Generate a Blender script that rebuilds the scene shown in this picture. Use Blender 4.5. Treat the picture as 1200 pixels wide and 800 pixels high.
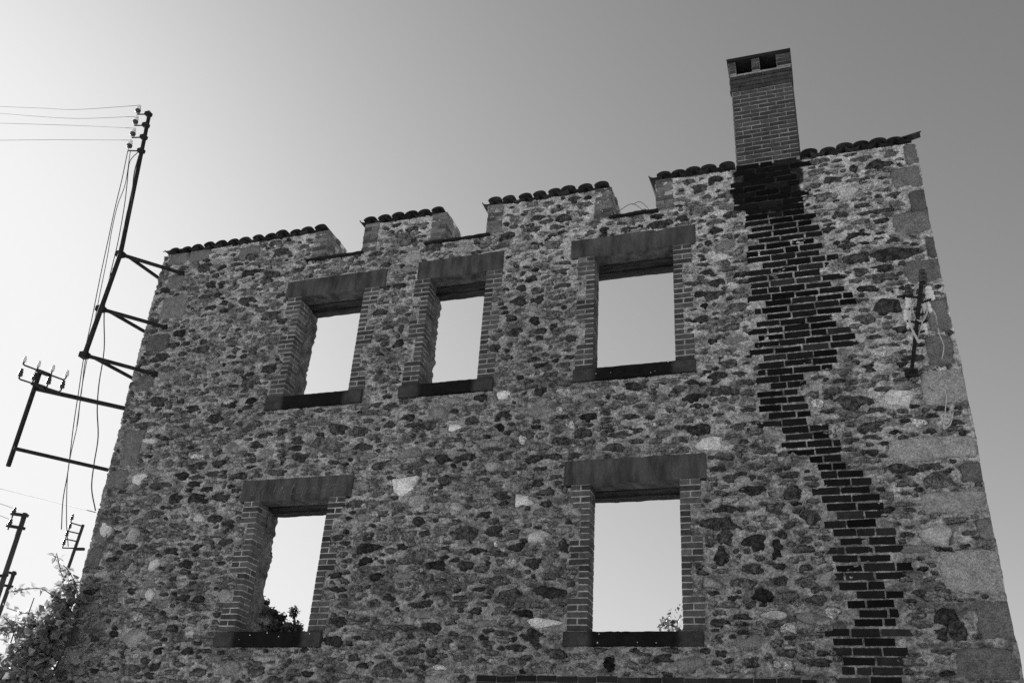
import bpy, math, random
import numpy as np
from mathutils import Vector, Matrix

for o in list(bpy.data.objects):
    bpy.data.objects.remove(o, do_unlink=True)
scene = bpy.context.scene
col = scene.collection

# ------------------------------------------------------------------ camera
CAM_POS = Vector((0.0, -10.0, 1.6))
YAW, PITCH, ROLL, FPX = 0.353245, 0.496703, 0.0697418, 1096.35      # focal length in pixels of a 1200 px wide frame
FW = Vector((-math.sin(YAW) * math.cos(PITCH), math.cos(YAW) * math.cos(PITCH), math.sin(PITCH)))
RT0 = Vector((math.cos(YAW), math.sin(YAW), 0.0)); UP0 = RT0.cross(FW)
RT = RT0 * math.cos(ROLL) + UP0 * math.sin(ROLL)
UP = UP0 * math.cos(ROLL) - RT0 * math.sin(ROLL)
cam_data = bpy.data.cameras.new('camera')
cam_data.sensor_width = 36.0
cam_data.lens = 36.0 * FPX / 1200.0
cam_data.clip_start = 0.05; cam_data.clip_end = 5000.0
cam = bpy.data.objects.new('camera', cam_data)
cam.matrix_world = Matrix(((RT.x, UP.x, -FW.x, CAM_POS.x), (RT.y, UP.y, -FW.y, CAM_POS.y), (RT.z, UP.z, -FW.z, CAM_POS.z), (0, 0, 0, 1)))
col.objects.link(cam); scene.camera = cam

# ------------------------------------------------------------------ sky, sun, exposure
SUN_ELEV, SUN_AZ = math.radians(20.5), math.radians(-66.0)           # azimuth measured from +Y, negative to the left
world = bpy.data.worlds.new('World'); scene.world = world; world.use_nodes = True
nt = world.node_tree; nt.nodes.clear()
sky = nt.nodes.new('ShaderNodeTexSky'); sky.sky_type = 'NISHITA'; sky.sun_disc = False
sky.sun_elevation = SUN_ELEV; sky.sun_rotation = SUN_AZ
sky.air_density = 1.0; sky.dust_density = 1.4; sky.ozone_density = 1.0; sky.altitude = 100
sep = nt.nodes.new('ShaderNodeSeparateColor'); nt.links.new(sky.outputs[0], sep.inputs[0])
mr = nt.nodes.new('ShaderNodeMath'); mr.operation = 'MULTIPLY'; mr.inputs[1].default_value = 0.75
mg = nt.nodes.new('ShaderNodeMath'); mg.operation = 'MULTIPLY_ADD'; mg.inputs[1].default_value = 0.25
nt.links.new(sep.outputs[0], mr.inputs[0]); nt.links.new(sep.outputs[1], mg.inputs[0]); nt.links.new(mr.outputs[0], mg.inputs[2])
bg = nt.nodes.new('ShaderNodeBackground'); bg.inputs[1].default_value = 0.088
# soft shoulder on the sky's tone, as on film: (1 - exp(-k x)) / k, the same everywhere
KS = 0.27
def wmath(op, a, b=None):
    m_ = nt.nodes.new('ShaderNodeMath'); m_.operation = op
    for i, q in enumerate((a, b)):
        if q is None: continue
        if isinstance(q, float): m_.inputs[i].default_value = q
        else: nt.links.new(q, m_.inputs[i])
    return m_.outputs[0]
soft = wmath('DIVIDE', wmath('SUBTRACT', 1.0, wmath('EXPONENT', wmath('MULTIPLY', wmath('POWER', mg.outputs[0], 1.15), -KS))), KS)
nt.links.new(soft, bg.inputs[0])
wo = nt.nodes.new('ShaderNodeOutputWorld'); nt.links.new(bg.outputs[0], wo.inputs[0])

SUN_DIR = Vector((math.sin(SUN_AZ) * math.cos(SUN_ELEV), math.cos(SUN_AZ) * math.cos(SUN_ELEV), math.sin(SUN_ELEV)))
sl = bpy.data.lights.new('sun', 'SUN'); sl.energy = 5.0; sl.angle = math.radians(0.53); sl.color = (1.0, 0.995, 0.985)
so = bpy.data.objects.new('sun', sl); so.rotation_euler = (-SUN_DIR).to_track_quat('-Z', 'Y').to_euler()
so.location = (-20, 10, 30); col.objects.link(so)

scene.view_settings.view_transform = 'Standard'; scene.view_settings.look = 'None'
scene.view_settings.exposure = 1.50; scene.view_settings.gamma = 1.0
scene.view_settings.use_curve_mapping = False
scene.cycles.use_denoising = False
scene.cycles.max_bounces = 6; scene.cycles.diffuse_bounces = 4

random.seed(7); rng = np.random.default_rng(11)

# ------------------------------------------------------------------ helpers
def at(px, py, Y=0.0):
    """point of the plane y = Y that the photograph shows at (px, py) of 1200x800"""
    d = FW * FPX + RT * (px - 600.0) - UP * (py - 400.0)
    s = (Y - CAM_POS.y) / d.y
    return CAM_POS + d * s
def at_z(px, py, z):
    d = FW * FPX + RT * (px - 600.0) - UP * (py - 400.0)
    return CAM_POS + d * ((z - CAM_POS.z) / d.z)

def hash2(ix, iy, seed):
    h = (ix.astype(np.int64) * 374761393 + iy.astype(np.int64) * 668265263 + seed * 974711) & 0x7fffffff
    h = (h ^ (h >> 13)) * 1274126177 & 0x7fffffff
    h = h ^ (h >> 16)
    return (h & 0xffff) / 65535.0
def vnoise(x, y, seed):
    ix = np.floor(x); iy = np.floor(y); fx = x - ix; fy = y - iy
    fx = fx * fx * fx * (fx * (fx * 6 - 15) + 10); fy = fy * fy * fy * (fy * (fy * 6 - 15) + 10)
    a = hash2(ix, iy, seed); b = hash2(ix + 1, iy, seed); c = hash2(ix, iy + 1, seed); d = hash2(ix + 1, iy + 1, seed)
    return (a * (1 - fx) + b * fx) * (1 - fy) + (c * (1 - fx) + d * fx) * fy * 1.0
def fbm(x, y, freq, octv=4, seed=0):
    x = np.asarray(x, float); y = np.asarray(y, float)
    t = 0; amp = 1; tot = 0
    for k in range(octv):
        t = t + amp * vnoise(x * freq + 17.3 * k, y * freq - 9.1 * k, seed + k * 31); tot += amp; amp *= 0.55; freq *= 2.03
    return t / tot * 2 - 1

# ------------------------------------------------------------------ materials (all grey: the place is shown in monochrome)
def material(name, tone=0.2, src='const', var=0.25, s1=6.0, speck=0.15, s2=60.0, bump=0.4, bump_d=0.01, rough=0.9, stretch=(1, 1, 1), lo=0.35, hi=0.65, metallic=0.0, spec=0.08):
    m = bpy.data.materials.new(name); m.use_nodes = True
    n = m.node_tree.nodes; L = m.node_tree.links
    b = n['Principled BSDF']; b.inputs['Roughness'].default_value = rough; b.inputs['Metallic'].default_value = metallic
    b.inputs['Specular IOR Level'].default_value = spec
    geo = n.new('ShaderNodeNewGeometry'); mp = n.new('ShaderNodeMapping'); mp.inputs['Scale'].default_value = stretch
    L.new(geo.outputs['Position'], mp.inputs['Vector'])
    def noise(scale, detail, r):
        t = n.new('ShaderNodeTexNoise'); t.inputs['Scale'].default_value = scale; t.inputs['Detail'].default_value = detail; t.inputs['Roughness'].default_value = r
        L.new(mp.outputs[0], t.inputs['Vector']); return t
    def rng_(t, v):
        r = n.new('ShaderNodeMapRange'); r.inputs['From Min'].default_value = lo; r.inputs['From Max'].default_value = hi
        r.inputs['To Min'].default_value = 1 - v; r.inputs['To Max'].default_value = 1 + v
        L.new(t.outputs[0], r.inputs['Value']); return r
    def mul(a, c):
        k = n.new('ShaderNodeMath'); k.operation = 'MULTIPLY'; L.new(a, k.inputs[0])
        if isinstance(c, float): k.inputs[1].default_value = c
        else: L.new(c, k.inputs[1])
        return k.outputs[0]
    t1 = noise(s1, 6, 0.62); t2 = noise(s2, 4, 0.7)
    v = mul(rng_(t1, var).outputs[0], rng_(t2, speck).outputs[0])
    if src == 'const': v = mul(v, float(tone))
    elif src == 'object':
        oi = n.new('ShaderNodeObjectInfo'); sp = n.new('ShaderNodeSeparateColor'); L.new(oi.outputs['Color'], sp.inputs[0]); v = mul(v, sp.outputs[0])
    else:
        a = n.new('ShaderNodeAttribute'); a.attribute_name = 'tone'; v = mul(v, a.outputs['Fac'])
    cc = n.new('ShaderNodeCombineColor')
    for i in range(3): L.new(v, cc.inputs[i])
    L.new(cc.outputs[0], b.inputs['Base Color'])
    ad = n.new('ShaderNodeMath'); ad.operation = 'ADD'; L.new(t1.outputs[0], ad.inputs[0]); L.new(t2.outputs[0], ad.inputs[1])
    bp = n.new('ShaderNodeBump'); bp.inputs['Strength'].default_value = bump; bp.inputs['Distance'].default_value = bump_d
    L.new(ad.outputs[0], bp.inputs['Height']); L.new(bp.outputs[0], b.inputs['Normal'])
    return m

M = {}
M['mortar'] = material('lime_mortar', src='attr', var=0.22, s1=5, speck=0.38, s2=36, bump=1.0, bump_d=0.02, lo=0.4, hi=0.6)
M['core'] = material('rubble_core', 0.13, var=0.5, s1=7, speck=0.3, s2=30, bump=1.0, bump_d=0.03)
M['stone'] = material('field_stone', src='object', var=0.50, s1=16, speck=0.55, s2=55, bump=1.0, bump_d=0.02, lo=0.4, hi=0.6)
M['stone_small'] = material('small_field_stone', src='attr', var=0.50, s1=16, speck=0.55, s2=55, bump=1.0, bump_d=0.02, lo=0.4, hi=0.6)
M['granite'] = material('granite', src='object', var=0.25, s1=9, speck=0.45, s2=60, bump=0.8, bump_d=0.008)
M['brick'] = material('brick', src='object', var=0.25, s1=12, speck=0.25, s2=110, bump=0.5, bump_d=0.004)
M['joint'] = material('pointing_mortar', 0.38, var=0.5, s1=3, speck=0.2, s2=80, bump=0.5, bump_d=0.004)
M['joint_dark'] = material('sooty_pointing', 0.20, var=0.45, s1=8, speck=0.3, s2=60, bump=0.6, bump_d=0.006)
M['joint_mid'] = material('chimney_pointing', 0.30, var=0.45, s1=5, speck=0.3, s2=60, bump=0.6, bump_d=0.006)
M['tile_bed'] = material('shaded_tile_bedding', 0.10, var=0.6, s1=9, speck=0.4, s2=50, bump=1.0, bump_d=0.02)  # bedding toned dark to give the shade under the tiles
M['lintel'] = material('dressed_lintel_stone', 0.075, var=0.5, s1=7, speck=0.2, s2=120, bump=0.35, bump_d=0.004, stretch=(1, 1, 0.25))
M['sill'] = material('sill_stone', src='attr', var=0.3, s1=8, speck=0.35, s2=70, bump=0.5, bump_d=0.005)
M['timber'] = material('old_timber', 0.03, var=0.5, s1=9, speck=0.4, s2=40, bump=1.0, bump_d=0.02, stretch=(0.15, 1, 1))
M['tile'] = material('clay_tile', src='object', var=0.4, s1=11, speck=0.3, s2=60, bump=0.5, bump_d=0.005)
M['slate'] = material('slate_slab', 0.025, var=0.3, s1=9, speck=0.3, s2=60, bump=0.5, bump_d=0.006)
M['iron'] = material('rusty_iron', 0.03, var=0.4, s1=20, speck=0.3, s2=150, bump=0.3, bump_d=0.002, rough=0.75)
M['porcelain'] = material('white_porcelain', 0.85, var=0.05, s1=30, speck=0.03, s2=100, bump=0.0, rough=0.15, spec=0.5)
M['dark_porcelain'] = material('dark_glazed_porcelain', 0.03, var=0.1, s1=30, speck=0.05, s2=100, bump=0.0, rough=0.25, spec=0.5)
M['wire'] = material('dark_wire', 0.05, var=0.1, s1=10, bump=0.0, rough=0.6)
M['pale_cable'] = material('pale_cable_sheath', 0.55, var=0.12, s1=12, bump=0.0, rough=0.6)
M['pole'] = material('weathered_pole', 0.07, var=0.3, s1=4, speck=0.2, s2=30, bump=0.4, stretch=(1, 1, 0.2))
M['ground'] = material('gravel_ground', 0.42, var=0.25, s1=0.6, speck=0.25, s2=20, bump=0.5, bump_d=0.02)
M['chalk'] = material('chalk', 0.19, var=0.35, s1=40, speck=0.4, s2=150, bump=0.0)
M['bark'] = material('bark', 0.06, var=0.4, s1=10, speck=0.3, s2=60, bump=0.8, bump_d=0.01)
M['white_speck'] = material('lichen', 0.6, var=0.2, s1=30, bump=0.0)
def leaf_material(name, tone):
    m = bpy.data.materials.new(name); m.use_nodes = True
    n = m.node_tree.nodes; L = m.node_tree.links; n.remove(n['Principled BSDF'])
    d = n.new('ShaderNodeBsdfPrincipled'); d.inputs['Roughness'].default_value = 0.45; tr = n.new('ShaderNodeBsdfTranslucent')
    a = n.new('ShaderNodeAttribute'); a.attribute_name = 'tone'
    k = n.new('ShaderNodeMath'); k.operation = 'MULTIPLY'; k.inputs[1].default_value = tone; L.new(a.outputs['Fac'], k.inputs[0])
    cc = n.new('ShaderNodeCombineColor')
    for i in range(3): L.new(k.outputs[0], cc.inputs[i])
    L.new(cc.outputs[0], d.inputs['Base Color']); L.new(cc.outputs[0], tr.inputs['Color'])
    mx = n.new('ShaderNodeMixShader'); mx.inputs[0].default_value = 0.5
    L.new(d.outputs[0], mx.inputs[1]); L.new(tr.outputs[0], mx.inputs[2]); L.new(mx.outputs[0], n['Material Output'].inputs[0])
    return m
M['leaf'] = leaf_material('leaf', 0.27)
M['leaf_dark'] = leaf_material('dark_leaf', 0.09)

# ------------------------------------------------------------------ object helpers
def world_pos(o):
    p = Vector(o.location)
    while o.parent is not None:
        o = o.parent; p = p + Vector(o.location)
    return p
def link(o, parent=None):
    col.objects.link(o)
    if parent is not None:
        o.parent = parent; o.location = Vector(o.location) - world_pos(parent)
    return o
def mesh_obj(name, verts, faces, mat, parent=None, smooth=False, tone=None, origin=None, color=None):
    """verts are given in world coordinates; origin moves the object's origin"""
    v = np.asarray(verts, float)
    og = np.zeros(3) if origin is None else np.asarray(origin, float)
    me = bpy.data.meshes.new(name); me.from_pydata((v - og).tolist(), [], faces)
    if tone is not None:
        at_ = me.attributes.new('tone', 'FLOAT', 'POINT'); at_.data.foreach_set('value', np.asarray(tone, np.float32))
    if smooth: me.polygons.foreach_set('use_smooth', np.ones(len(me.polygons), bool))
    me.materials.append(mat); me.update()
    o = bpy.data.objects.new(name, me); o.location = og
    if color is not None: o.color = (color, color, color, 1)
    return link(o, parent)
def empty(name, loc, label, cat, group=None):
    o = bpy.data.objects.new(name, None); o.location = loc; o.empty_display_size = 0.3; link(o)
    return tag(o, label, cat, group)
def tag(o, label=None, cat=None, group=None, kind=None):
    if label: o['label'] = label
    if cat: o['category'] = cat
    if group: o['group'] = group
    if kind: o['kind'] = kind
    return o

class MB:
    def __init__(s): s.v = []; s.f = []; s.t = []
    def add(s, v, f, t=1.0):
        o = len(s.v); s.v += [tuple(p) for p in v]; s.f += [tuple(i + o for i in q) for q in f]
        s.t += [t] * len(v) if np.isscalar(t) else list(t)
        return s
    def box(s, x0, x1, y0, y1, z0, z1, t=1.0, j=0.0, ch=0.0):
        p = [(x0, y0, z0), (x1, y0, z0), (x1, y0, z1), (x0, y0, z1), (x0, y1, z0), (x1, y1, z0), (x1, y1, z1), (x0, y1, z1)]
        if j: p = [tuple(c + random.uniform(-j, j) for c in q) for q in p]
        return s.add(p, [(0, 1, 2, 3), (5, 4, 7, 6), (4, 0, 3, 7), (1, 5, 6, 2), (3, 2, 6, 7), (4, 5, 1, 0)], t)
    def tube(s, pts, r, n=6, t=1.0, caps=True):
        pts = [Vector(p) for p in pts]; rs = r if isinstance(r, (list, tuple)) else [r] * len(pts)
        rings = []; prev = None
        for i, p in enumerate(pts):
            d = (pts[min(i + 1, len(pts) - 1)] - pts[max(i - 1, 0)]).normalized()
            u = d.orthogonal().normalized() if prev is None else (prev - d * prev.dot(d)).normalized()
            prev = u; w = d.cross(u)
            rings.append([p + (u * math.cos(2 * math.pi * k / n) + w * math.sin(2 * math.pi * k / n)) * rs[i] for k in range(n)])
        v = [q for rg in rings for q in rg]
        f = [(i * n + k, i * n + (k + 1) % n, (i + 1) * n + (k + 1) % n, (i + 1) * n + k) for i in range(len(pts) - 1) for k in range(n)]
        if caps: f += [tuple(range(n - 1, -1, -1)), tuple((len(pts) - 1) * n + k for k in range(n))]
        return s.add(v, f, t)
    def bar(s, a, b, w, h, t=1.0):
        a = Vector(a); b = Vector(b); d = (b - a).normalized()
        u = d.cross(Vector((0, 0, 1)))
        u = Vector((1, 0, 0)) if u.length < 0.05 else u.normalized()
        k = u.cross(d).normalized(); v = []
        for p in (a, b):
            for su, sk in ((-1, -1), (1, -1), (1, 1), (-1, 1)): v.append(p + u * su * w / 2 + k * sk * h / 2)
        return s.add(v, [(0, 1, 2, 3), (7, 6, 5, 4), (0, 4, 5, 1), (1, 5, 6, 2), (2, 6, 7, 3), (3, 7, 4, 0)], t)
    def lathe(s, c, prof, axis=(0, 0, 1), n=10, t=1.0):
        ax = Vector(axis).normalized(); u = ax.orthogonal().normalized(); w = ax.cross(u); c = Vector(c)
        v = [c + ax * h + (u * math.cos(2 * math.pi * k / n) + w * math.sin(2 * math.pi * k / n)) * r for r, h in prof for k in range(n)]
        f = [(i * n + k, i * n + (k + 1) % n, (i + 1) * n + (k + 1) % n, (i + 1) * n + k) for i in range(len(prof) - 1) for k in range(n)]
        f += [tuple(range(n - 1, -1, -1)), tuple((len(prof) - 1) * n + k for k in range(n))]
        return s.add(v, f, t)
    def build(s, name, mat, parent=None, smooth=False, origin=None, color=None, tones=False):
        return mesh_obj(name, s.v, s.f, mat, parent, smooth, s.t if tones else None, origin, color)

_bricks = {}
def brick_mesh(w, d, h, name='brick'):
    key = (round(w, 3), round(d, 3), round(h, 3), name); lst = _bricks.setdefault(key, [])
    if len(lst) < 4:
        c = 0.006; r = lambda: random.uniform(-0.0025, 0.0025)
        v = [(sx * w / 2 + r(), y, sz * h / 2 + r()) for y in (d, c) for sx, sz in ((-1, -1), (1, -1), (1, 1), (-1, 1))]
        v += [(sx * (w / 2 - c) + r(), r(), sz * (h / 2 - c) + r()) for sx, sz in ((-1, -1), (1, -1), (1, 1), (-1, 1))]
        f = [(0, 3, 2, 1)]
        for a, b in ((0, 4), (4, 8)):
            f += [(a + k, a + (k + 1) % 4, b + (k + 1) % 4, b + k) for k in range(4)]
        f += [(8, 9, 10, 11)]
        me = bpy.data.meshes.new(name); me.from_pydata(v, [], f); me.materials.append(M['brick']); me.update()
        lst.append(me); return me
    return random.choice(lst)
def brick(parent, xc, yf, zc, w, d, h, tone, name='brick', rot=0.0):
    o = bpy.data.objects.new(name, brick_mesh(w, d, h, name)); o.location = (xc, yf, zc)
    o.rotation_euler = (0, random.uniform(-0.006, 0.006) + rot, random.uniform(-0.008, 0.008))
    o.color = (tone, tone, tone, 1); return link(o, parent)

# ------------------------------------------------------------------ ground
gm = MB(); gm.add([(-3000, -3000, 0), (3000, -3000, 0), (3000, 3000, 0), (-3000, 3000, 0)], [(0, 1, 2, 3)])
tag(gm.build('ground', M['ground']), 'pale gravel ground', None, None, 'structure')

# ------------------------------------------------------------------ the ruined house: measures
T = 0.55                      # wall thickness
TOP = 9.62; NSILL = 9.13      # wall crest, bottom of the crest gaps
NOTCH = [(-6.735, -6.125), (-4.81, -4.185), (-2.395, -1.788)]
WIN = [  # opening x0 x1, sill top, lintel bottom, lintel (x0 x1 z1), sill (x0 x1 z0)
    dict(x0=-6.985, x1=-5.98, zs=6.872, zt=8.490, L=(-7.265, -5.65, 8.778), S=(-7.215, -5.75, 6.680)),
    dict(x0=-4.955, x1=-4.128, zs=6.867, zt=8.520, L=(-5.163, -3.893, 8.817), S=(-5.203, -3.898, 6.687)),
    dict(x0=-2.600, x1=-1.58, zs=6.862, zt=8.536, L=(-2.930, -1.283, 8.822), S=(-2.842, -1.336, 6.693)),
    dict(x0=-7.020, x1=-6.008, zs=3.722, zt=5.382, L=(-7.322, -5.69, 5.672), S=(-7.250, -5.795, 3.540)),
    dict(x0=-2.593, x1=-1.57, zs=3.703, zt=5.368, L=(-2.913, -1.263, 5.666), S=(-2.853, -1.357, 3.550)),
]
DOOR = (-3.65, -0.55, 2.93)   # wide ground-floor opening below the picture's lower edge
house = empty('ruined_house', (-4.1, 0.27, 0.0), 'roofless ruined house wall of rubble stone with empty window openings and brick chimney', 'building')

NC = 23; BLK = [(0, 5, 1), (5, 10, 0), (10, 14, 1), (14, 19, 0), (19, 23, 1)]
WIDE, NARROW, REV = 0.236, 0.116, 0.22
def jamb_rects(w):
    ch = (w['zt'] - w['zs']) / NC; out = []
    for a, b, wide in BLK:
        k = WIDE if wide else NARROW
        out.append((w['x0'] - k, w['x0'], w['zs'] + a * ch, w['zs'] + b * ch)); out.append((w['x1'], w['x1'] + k, w['zs'] + a * ch, w['zs'] + b * ch))
    return out

# flue: sooty brick run showing through the rubble, edges as seen in the photograph, turned into wall coordinates
FL = [(861,192),(861,199),(857.5,229),(869,247),(878,259),(876,277.5),(878,300),(882,322),(882,341),(887.5,364),(882,390),(880,409),(893,427),(889,446),(887,465),(892,487),(895,502),(915,520),(932,527),(936,536),(956,540),(957,552),(967,559),(960,580),(966,600),(968,616),(978,624),(972,648),(982,668),(978,688),(994,704),(998,720),(978,736),(980,752),(990,764),(988,784),(984,830),(990,900)]
FR = [(940,186),(940,217.5),(936,236),(951,251),(959,266),(964,277.5),(974,296),(972,311),(981,322),(992.5,337.5),(998,349),(985,360),(983,379),(1000,390),(996,409),(981,427.5),(944,439),(932,452),(939,467),(950,480),(940,492),(959,500),(960,510),(981,515),(984,530),(989,537),(991,550),(1017,556),(1027,576),(1029,612),(1048,620),(1058,652),(1056,666),(1048,678),(1052,688),(1056,700),(1054,712),(1048,730),(1066,736),(1064,760),(1054,768),(1054,790),(1050,830),(1050,900)]
def wallpts(lst):
    p = [at(*q) for q in lst]; z = np.array([q.z for q in p]); x = np.array([q.x for q in p]); i = np.argsort(z); return z[i], x[i]
FLz, FLx = wallpts(FL); FRz, FRx = wallpts(FR)
def flue_l(z): return np.interp(z, FLz, FLx)
def flue_r(z): return np.interp(z, FRz, FRx)

# ------------------------------------------------------------------ stones of the wall face
MORTAR = 0.48
stones = []   # cx, cz, a, b, power, tone, kind, seed
def px_stone(px, py, w, h, tone, kind='stone', p=2.6):
    c = at(px, py); a = abs(at(px + w / 2, py).x - at(px - w / 2, py).x) / 2; b = abs(at(px, py - h / 2).z - at(px, py + h / 2).z) / 2
    stones.append((c.x, c.z, a, b, p, tone, kind))
for q in [(473,568,27,22,.62),(612,515,8,11,.6),(532,500,15,11,.6),(588,462,14,11,.55),(612,586,21,15,.5),(630,628,26,13,.36),(488,586,20,15,.24),(534,593,18,11,.27),
          (636,729,38,11,.5),(581,637,5,7,.7),(831,519,34,14,.5),(843,300,22,8,.5),(1053,465,38,18,.5),(958,472,16,10,.52),(1030,413,20,8,.48),(1076,495,20,11,.45),
          (985,504,13,6,.4),(994,224,25,13,.42),(972,219,12,5,.3),(1019,220,8,4,.35),(161,560,14,15,.5),(175,516,16,7,.4),(230,534,15,7,.4),(177,504,10,6,.33),(180,661,13,14,.42),(175,696,12,13,.42),(162,722,9,10,.38),
          (157,746,26,20,.24),(85,770,22,20,.27),(110,767,8,6,.3),(122,768,9,4,.3),(156,768,11,8,.32),(514,781,14,8,.55),(600,658,16,12,.3),(1098,626,40,22,.34),(974,717,24,12,.38),
          (122,620,16,20,.5),(156,625,14,14,.3),(118,672,16,8,.33),(150,672,10,8,.28),(262,697,18,14,.24),(232,606,14,10,.35),(436,466,14,9,.34),(660,458,14,9,.34),(595,459,6,5,.6),
          (908,720,30,10,.34),(925,735,20,14,.3),(918,778,26,11,.32),(268,470,14,7,.3),(420,560,10,6,.22),(655,480,10,8,.35),(668,497,12,10,.35),(855,735,18,9,.25),(855,586,20,8,.26)]:
    px_stone(*q[:4], min(q[4] * 1.4, 0.8))
for q in [(1040,358,32,20,.06),(1048,297,50,17,.06),(1004,302,30,16,.08),(885,635,26,22,.045),(911,641,15,24,.035),(645,694,38,16,.05),(614,718,20,9,.03),(714,776,20,20,.02),(1108,722,24,22,.05),(1122,738,26,24,.075),(1104,742,16,14,.07),(894,697,26,14,.03),
          (840,613,44,18,.07),(882,574,34,13,.04),(430,642,26,12,.04),(428,656,18,8,.03),(505,465,15,8,.05),(590,485,16,9,.06),(585,500,12,8,.03),(690,488,20,9,.03),(626,375,12,10,.04),(630,350,14,10,.05),(608,352,22,10,.06),
          (518,537,18,10,.05),(545,536,26,9,.06),(625,537,18,9,.07),(638,590,20,8,.07),(545,625,34,18,.08),(578,622,20,12,.07),(512,662,22,12,.04),(545,662,20,9,.06),(440,675,16,8,.04),(398,728,18,12,.06),(420,505,22,11,.09),
          (425,523,24,9,.07),(1030,192,36,9,.06),(1000,196,10,9,.06),(975,210,22,8,.08),(985,251,20,9,.08),(1012,240,26,6,.07),(1025,248,46,5,.07),(1004,275,30,5,.05),(1080,348,10,8,.06),(975,292,16,6,.09),(1010,318,20,9,.09),
          (185,470,18,12,.07),(225,478,16,8,.05),(252,490,20,10,.06),(268,472,16,10,.05),(294,469,14,6,.03),(212,557,16,10,.05),(232,545,20,10,.07),(255,543,14,10,.06),(280,557,26,9,.06),(205,583,18,12,.06),(258,582,22,12,.06),(250,607,16,10,.06),
          (193,340,11,7,.05),(208,345,9,6,.05),(260,313,10,7,.05),(240,313,18,9,.08),(295,300,20,9,.1),(318,322,20,8,.08),(330,345,16,10,.07),(350,316,14,7,.07),(330,295,20,9,.09),(312,328,14,9,.09),(262,355,9,8,.05),(255,346,10,5,.05),(210,390,12,8,.04),
          (247,333,12,6,.06),(238,400,10,7,.06),(253,323,9,7,.06),(425,404,14,8,.07),(468,402,12,10,.05),(470,385,8,10,.07),(580,407,12,10,.06),(625,420,14,6,.06),(875,645,9,6,.1),(930,577,24,16,.08),(950,605,22,16,.09),(915,625,16,8,.07),
          (850,628,20,18,.09),(845,652,22,16,.06),(880,665,24,10,.1),(915,680,20,12,.07),(870,722,22,8,.06),(842,729,26,10,.07),(845,765,14,10,.06),(942,665,22,10,.1),(885,668,18,8,.09),(855,560,20,10,.1),(860,700,14,6,.06),(870,683,34,12,.13),
          (690,205,22,8,.06),(672,233,14,7,.06),(770,253,16,6,.05),(775,285,12,8,.04),(838,270,18,8,.05),(830,285,10,6,.05),(820,344,14,9,.05),(840,330,18,9,.06),(835,345,26,10,.09),(828,318,14,7,.06),(838,210,18,10,.05),(820,220,18,10,.09),
          (825,358,10,6,.02),(835,400,12,7,.05),(840,440,26,8,.06),(813,465,28,8,.04),(855,425,22,10,.11),(810,447,16,6,.06),(1020,430,20,10,.07),(1000,470,40,18,.09),(1022,500,36,14,.09),(712,230,12,8,.08),(660,255,16,9,.08),(735,268,18,6,.07),(800,255,14,8,.07),
          (470,640,12,8,.05),(385,560,16,8,.07),(445,545,20,9,.07),(480,560,10,8,.05),(630,565,14,8,.06),(605,640,18,9,.06),(660,640,14,14,.07),(175,790,14,8,.05),(185,762,10,8,.03),(300,520,18,8,.06),(150,640,16,8,.06),(200,645,18,10,.06),(230,640,14,9,.05),
          (130,655,14,7,.05),(190,665,12,6,.05),(330,505,14,8,.06),(490,610,16,9,.06),(395,690,16,8,.05),(455,700,14,7,.05),(560,690,14,6,.05)]:
    px_stone(*q)
# dressed corner blocks: left/right/top/bottom in the photograph
for x0, y0, x1, y1, t in [(1044,196,1080,218,.2),(1060,168,1074,192,.18),(1066,222,1087,246,.12),(1046,248,1091,272,.2),(1086,276,1096,300,.12),(1060,304,1103,330,.17),(1088,352,1112,386,.2),(1086,392,1117,426,.18),
                          (1080,432,1133,472,.38),(1041,511,1146,537,.38),(1126,541,1154,564,.15),(1079,575,1163,600,.33),(1146,607,1168,631,.22),(1103,643,1178,694,.37),(1146,702,1187,748,.18),(1122,758,1192,796,.17),
                          (190,346,217,371,.22),(196,322,214,338,.19),(198,297,220,309,.2),(143,503,165,544,.18),(127,550,147,571,.18),(113,608,128,634,.17),(160,440,178,458,.16),(172,392,196,410,.13),(103,640,118,664,.15),(70,735,90,755,.10),(222,293,245,305,.2),(280,288,304,303,.19)]:
    c = at((x0 + x1) / 2, (y0 + y1) / 2); a = (at(x1, (y0 + y1) / 2).x - at(x0, (y0 + y1) / 2).x) / 2; b = (at((x0 + x1) / 2, y0).z - at((x0 + x1) / 2, y1).z) / 2
    stones.append((c.x, c.z, a, b, 9.0, t, 'quoin'))

def edge_l(z): return np.interp(z, [0, 3.1, 4.87, 7.19, 9.79], [-9.60, -9.60, -9.59, -9.675, -9.735])
def edge_r(z): return np.interp(z, [0, 3.7, 4.08, 5.2, 6.4, 7.3, 8.4, 9.64], [1.55, 1.53, 1.518, 1.507, 1.512, 1.487, 1.456, 1.462])

rects = []
for w in WIN:
    rects += jamb_rects(w) + [(w['x0'], w['x1'], w['zs'], w['zt']), (w['L'][0], w['L'][1], w['zt'], w['L'][2]), (w['S'][0], w['S'][1], w['S'][2], w['zs'])]
nrects = [(a, b, NSILL, 20.0) for a, b in NOTCH]
prects = []
for (a, b), h in zip(NOTCH, (1, 1, 1)): prects += [(a - 0.235, a, NSILL, TOP), (b, b + 0.235, NSILL, TOP)]
drect = (DOOR[0], DOOR[1], -1, DOOR[2]); soldier = (-3.82, -0.36, DOOR[2], 3.255)
rects_all = rects + nrects + [drect, soldier]
RA = np.array(rects_all + prects)

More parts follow.
